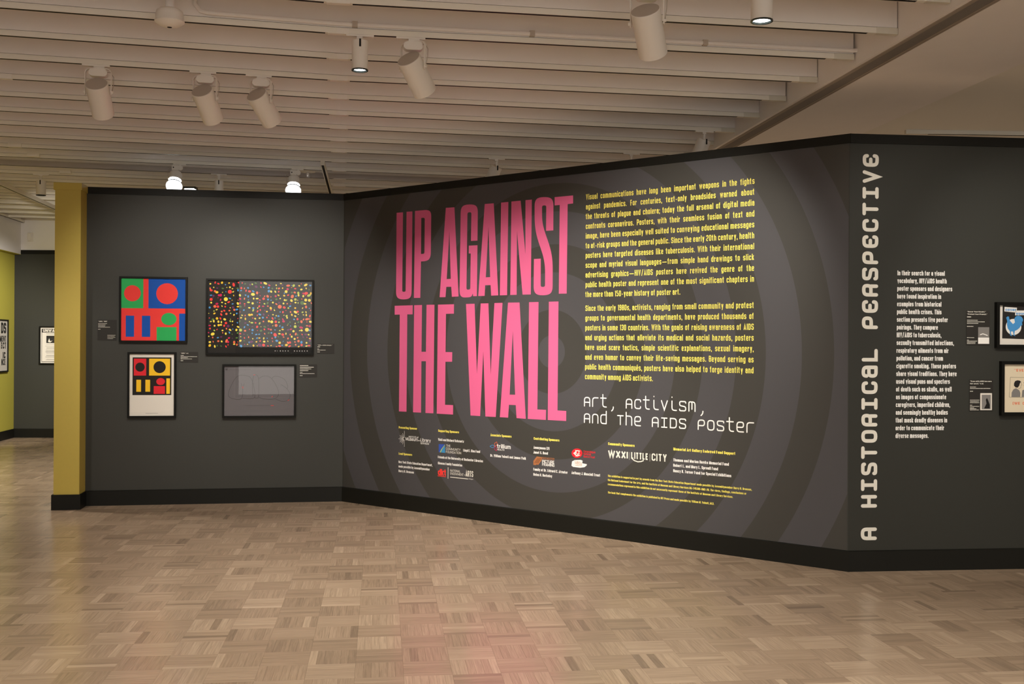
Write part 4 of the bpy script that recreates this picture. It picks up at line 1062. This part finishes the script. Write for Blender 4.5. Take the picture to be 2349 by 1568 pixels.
def strap_lamp(track, ang, label, tilt=(0, 0, -1), R=.05, L=.19, lit=True, drop=.055, dark=False, group=None, name='hanging_downlight'):
    root = empty(name, Matrix.Translation(track) @ Matrix.Rotation(ang, 4, 'Z'), label, 'spotlight', group)
    b = MB(); b.box(-.085, .085, -.013, .013, -.011, 0); b.box(-.02, .015, -.010, .010, -.026, -.011); b.build('adapter', FIXW, root)
    axl = Matrix.Rotation(-ang, 3, 'Z') @ Vector(tilt).normalized()
    q = axl.to_track_quat('Z', 'Y').to_matrix().to_4x4(); top = Vector((0, 0, -drop))
    b = MB(); b.box(-.009, .009, -.003, .003, -drop - .03, -.02); b.build('strap', FIXW, root)
    Th = Matrix.Translation(top) @ q
    b = MB(); b.lathe([(.0001, 0), (R - .004, 0), (R, .004), (R, L), (R - .003, L), (R - .006, L - .012), (R - .012, L - .02)], 36, Th); hd = b.build('lamp_head', FIXW, root, smooth=True)
    b = MB(); b.lathe([(R + .0015, L - .006), (R + .0015, L + .001), (R - .008, L + .001), (R - .012, L - .012)], 36, Th); b.build('rim', CHROME if lit or dark else FIXW, hd)
    b = MB(); b.disc(R - .012, L - .008, 30, Th); b.build('lens', LENS if lit else BLACKIN, hd)
    b = MB(); b.box(-.006, .006, -R - .001, -R + .004, .012 - .03, .03, Matrix.Translation(top - Vector((0, 0, .03)))); b.build('slot_catch', BLACKIN, hd)
    return root
strap_lamp(along(0, 822), ang_r(0), 'short white hanging downlight with a glowing lens beside the break in the tracks', R=.0495, L=.185, drop=.035)
strap_lamp(along(-2, 1705) + Vector((0.02, -.30, .02)), ang_r(-2), 'white downlight with a dark rim glowing at the top right edge', R=.055, L=.19, drop=.085)

def lit_spot(track, ang, label, lean):
    root = empty('glowing_spotlight', Matrix.Translation(track) @ Matrix.Rotation(ang, 4, 'Z'), label, 'spotlight')
    b = MB(); b.box(-.03, .10, -.013, .013, -.011, 0); b.build('adapter', FIXW, root)
    b = MB(); b.box(-.045, .02, -.022, .022, -.068, -.015); b.lathe([(.0001, -.02), (.028, -.02), (.028, .02), (.0001, .02)], 20, Matrix.Translation((.04, 0, -.04)) @ Matrix.Rotation(PI / 2, 4, 'X')); b.build('driver_housing', FIXW, root)
    b = MB(); b.disc(.007, 0, 14, Matrix.Translation((-.028, -.0225, -.04)) @ Matrix.Rotation(PI / 2, 4, 'X')); b.build('housing_hole', BLACKIN, root)
    axl = Matrix.Rotation(-ang, 3, 'Z') @ Vector(lean).normalized()
    q = axl.to_track_quat('Z', 'Y').to_matrix().to_4x4(); Th = Matrix.Translation((0, 0, -.075)) @ q
    b = MB(); b.lathe([(.0001, 0), (.028, 0), (.034, .012), (.055, .022), (.064, .035), (.068, .05), (.068, .118), (.064, .118), (.056, .110)], 36, Th); hd = b.build('lamp_head', FIXW, root, smooth=True)
    b = MB(); b.lathe([(.062, .112), (.060, .128), (.050, .146), (.0001, .147)], 30, Th); b.build('lens', LENS, hd, smooth=True)
    b = MB(); b.lathe([(.060, .145), (.074, .150), (.075, .156), (.072, .160), (.060, .158)], 36, Th); b.build('rim', CHROME, hd)
    b = MB(); b.lathe([(.072, .160), (.082, .176), (.084, .195), (.076, .222), (.050, .238), (.0001, .242)], 36, Th); b.build('glass_diffuser', GLASSRING, hd, smooth=True)
    b = MB(); b.tube([(-.045, -.01, -.03), (-.07, -.012, -.045), (-.085, -.012, -.075), (-.085, -.01, -.14), (-.07, -.005, -.165)], .0022, 6); b.build('power_lead', FIXCAP, root, smooth='all')
    return root
lit_spot(along(9, 402), ang_l(9), 'glowing white spotlight above the square poster, left of the two lit ones', (.02, -.42, -.9))
lit_spot(along(9, 673), ang_l(9), 'glowing white spotlight near the wall corner, right of the two lit ones', (.03, -.42, -.9))

# lamps partly hidden behind the walls
strap_lamp(along(11, 92), ang_l(11), 'white cylinder lamp with a dark open end hanging left of the yellow pier', R=.052, L=.17, lit=False, dark=True, drop=.07)
strap_lamp(along(10, 500), ang_l(10), 'pale cylinder lamp half hidden behind the charcoal wall between the two lit spotlights', R=.05, L=.16, lit=False, drop=.075)
for px_, n, tilt, lab in ((1137, 7, (-.42, .25, -.87), 'pale lamp tilted left above the ringed wall, leftmost of three'), (1446, 6, (-.46, .2, -.86), 'pale lamp tilted left above the ringed wall, middle of three'), (1613, 4, (-.35, .1, -.93), 'pale lamp tilted left above the ringed wall, rightmost near the grille')):
    strap_lamp(along(n, px_), ang_r(n), lab, tilt=tilt, R=.062, L=.24, lit=False, drop=.08)

# ceiling sensor on a stem
P = on_z(389, 46, HT - .06)
root = empty('ceiling_sensor', Matrix.Translation(P), 'round white ceiling sensor with a small black eye at the top left', 'sensor')
b = MB(); b.lathe([(.026, .32), (.026, .06)], 20); b.build('stem', WHITEP, root, smooth='all')
b = MB(); b.lathe([(.0001, .062), (.055, .062), (.072, .05), (.078, .03), (.078, 0), (.083, -.006), (.083, -.012), (.060, -.030), (.030, -.040), (.014, -.042)], 36); b.build('sensor_body', FIXW, root, smooth=True)
b = MB(); b.lathe([(.014, -.042), (.010, -.036)], 20); b.disc(.0115, -.0385, 20, flip=True); b.build('sensor_eye', BLACKIN, root)
# sprinkler rose with its glass bulb
P = on_z(706, 396, HT - .005)
root = empty('sprinkler_head', Matrix.Translation(P), 'small white sprinkler rose with a clear bulb between spotlight and wall corner', 'sprinkler')
b = MB(); b.lathe([(.0001, .03), (.045, .03), (.085, .012), (.088, .008), (.0001, .004)], 30); b.build('escutcheon', FIXW, root, smooth=True)
b = MB(); b.lathe([(.0001, .006), (.012, .0), (.018, -.02), (.012, -.045), (.022, -.05), (.022, -.053), (.0001, -.053)], 16); b.build('bulb', mat('clear_bulb', (.8, .8, .82), .05, .8, metal=.4), root, smooth=True)
# small bright fitting seen over the wall top
P = on_z(437, 434.5, HT - .03)
root = empty('recessed_light', Matrix.Translation(P), 'small lit rectangular fitting peeking over the charcoal wall top', 'lamp')
b = MB(); b.box(-.075, .075, -.05, .05, 0, .03); b.build('housing', CHROME, root)
b = MB(); b.box(-.06, .06, -.0505, .04, -.006, .008); b.build('lens', GLASSRING, root)

# ------------------------------------------------------------------ far gallery on the left
cor = Vector((-8.017, 17.03, 0)); toward = -DEP
WY = Wall(cor + toward * 20.5, cor)                        # chartreuse wall, runs away from us to the corner
Lw = WY.L
b = MB(); b.box(Lw - 9, Lw, 0, .12, 0, H); wy_ = struct(b.build('wall_far_left', YELGREEN)); wy_.matrix_world = WY.M
b = MB(); b.box(Lw - 9, Lw, -.014, 0, 0, .142); b.build('baseboard', DARKTRIM, wy_)
b = MB(); b.box(0, Lw - 9, -.0, .12, 0, H); wg = struct(b.build('wall_side', WHITEP)); wg.matrix_world = WY.M
b = MB(); b.box(0, Lw, -.10, .12, 2.95, HC); wu = struct(b.build('trim_1', WHITEP)); wu.matrix_world = WY.M
b = MB(); b.box(Lw - 9, Lw, -.099, 0, 2.943, 2.9495); b.build('painted_underside', YELGREEN, wu)
b = MB(); b.box(0, Lw, -.16, -.12, HT - .004, HT + .03); b.build('track_channel', TRACKW, wu)
b = MB(); b.box(0, Lw, -.150, -.128, HT - .0055, HT + .01); b.build('track_slot', BLACKIN, wu)
WF = Wall(cor, cor + Vector((3.2, 0.02, 0)))
wf = wall_body('wall_far', WF, 0, 6.5, DARK)
b = MB(); b.box(0, 6.5, .0, .12, H, HC); wu = struct(b.build('trim_2', WHITEP)); wu.matrix_world = WF.M
# little detector on the white upper wall
u, v = WF.uv(71, 544)
b = MB(); b.add([(0, 0, 0), (.075, 0, 0), (.075, 0, .14), (0, 0, .14), (.0, -.05, .0), (.03, -.055, .015), (.055, -.05, .05), (.055, -.05, .1), (.03, -.055, .13), (0, -.05, .14)], [(0, 1, 2, 3), (4, 5, 6, 7, 8, 9)[::-1], (0, 4, 5, 1)[::-1], (1, 5, 6), (1, 6, 7, 2), (2, 7, 8), (2, 8, 9, 3), (0, 3, 9, 4)])
o = b.build('motion_detector', FIXW); o.matrix_world = WF.at(u - .035, v - .07, .001); o['label'] = 'small white motion detector high on the white wall above the far dark wall'; o['category'] = 'detector'

a, c = WF.uv(91.5, 748), WF.uv(93, 835)
fr, sh, w_, h_, fw = frame_thing('framed_poster', WF, (a[0], a[1]), (a[0] + .46, c[1]), 'black and white framed poster headed UNWANTED on the far dark wall', fw=.02)
ih, iw = h_ - 2 * fw, w_ - 2 * fw
mb = MB()
for x0, x1, z0, z1 in ((.04, .96, .03, .045), (.04, .96, .95, .965), (.04, .055, .03, .965), (.945, .96, .03, .965), (.04, .96, .86, .955)): rect(mb, fw + iw * x0, fw + iw * x1, fw + ih * z0, fw + ih * z1, -.0164)
rect(mb, fw + iw * .22, fw + iw * .72, fw + ih * .565, fw + ih * .77, -.0164); mb.build('black_print', INK, sh)
mb = MB(); text_line(mb, "UNWANTED", fw + iw * .09, fw + ih * .875, .045, W=.42, t=.24, gap=.08, u1=fw + iw * .92, y=-.0168); mb.build('poster_lettering', PAPER, sh); mb = MB()
mb.poly([[(fw + iw * .28, fw + ih * .6), (fw + iw * .33, fw + ih * .7), (fw + iw * .36, fw + ih * .62), (fw + iw * .46, fw + ih * .63), (fw + iw * .36, fw + ih * .58)]], y=-.0168); mb.build('white_print', PAPER, sh)
mb = MB(); rg = random.Random(5)
for z in (.83, .80, .53, .47, .43, .41, .37, .34, .32, .3, .27, .22, .2, .18, .15, .1, .085): rect(mb, fw + iw * (.18 + rg.uniform(0, .05)), fw + iw * rg.uniform(.7, .85), fw + ih * z, fw + ih * (z + .008), -.0164)
o = mb.build('text_lines', MIDGREY, sh); o['kind'] = 'stuff'
a, c = WY.uv(15.5, 733), WY.uv(11.5, 843)
fr, sh, w_, h_, fw = frame_thing('framed_poster', WY, (a[0] - .95, a[1]), (a[0], a[1] - .82), 'white poster with heavy black words on the chartreuse wall at the left edge', fw=.02)
mb = MB()
for txt, z, cap, wd in (("DS", .735, .17, .20), ("MENT", .575, .095, .25), ("ECT", .445, .1, .2), ("IC", .26, .1, .12), ("NCE", .13, .1, .18)):
    text_line(mb, txt, w_ - .10 - wd, z * h_, cap, W=.34, t=.24, gap=.08, u1=w_ - .075 - (.02 if z < .3 else 0), y=-.0168); mb.build('poster_lettering', INK, sh); mb = MB()
u, v = WY.uv(16.5, 822)
b = MB(); b.box(0, .12, -.003, -.0005, 0, .12); o = b.build('caption_label', mat('pale_yellow_card', (.52, .47, .14), .6)); o.matrix_world = WY.at(u - .02, v, 0); o['label'] = 'small pale caption label on the chartreuse wall at the left edge'; o['category'] = 'label'

# ------------------------------------------------------------------ room behind the camera: a plaster wall with a glowing opening, widened as added fill
WX0, WX1, WZ0, WZ1 = -1.75, 6.2, .3, 3.30
b = MB()
for x0, x1, z0, z1 in ((-9, WX0, 0, HC), (WX1, 8, 0, HC), (WX0, WX1, WZ1, HC), (WX0, WX1, 0, WZ0)): b.box(x0, x1, -4.15, -4.0, z0, z1)
struct(b.build('wall_back', WHITEP))
b = MB()
for x0, x1, z0, z1 in ((WX0, WX1, WZ0, WZ0 + .06), (WX0, WX1, WZ1 - .06, WZ1), (WX0, WX0 + .07, WZ0, WZ1), (WX1 - .07, WX1, WZ0, WZ1), (WX0, WX1, 1.30, 1.44), (1.2, 1.27, WZ0, WZ1), (3.7, 3.77, WZ0, WZ1)): b.box(x0, x1, -4.1, -4.0, z0, z1)
fill_frame = struct(b.build('fill_opening_1', DARKTRIM))
FILLGLOW = mat('glowing_fill_pane', (.8, .8, .8), .6, emit=(1.0, .95, .88), estr=2.9)  # bright opening mirrored in the glazing; extra width added to light the joist faces
for x0, x1 in ((WX0 + .07, 1.2), (1.27, 3.7), (3.77, WX1 - .07)):
    for z0, z1 in ((WZ0 + .06, 1.30), (1.44, WZ1 - .06)):
        b = MB(); b.box(x0, x1, -4.09, -4.07, z0, z1); b.build('fill_pane', FILLGLOW, fill_frame)
b = MB(); b.box(7.5, 7.62, -4, 9, 0, HC); struct(b.build('wall_far_right', WHITEP))
b = MB(); b.box(-9.5, 8, 19.5, 19.6, 0, HC); struct(b.build('wall_beyond', WHITEP))
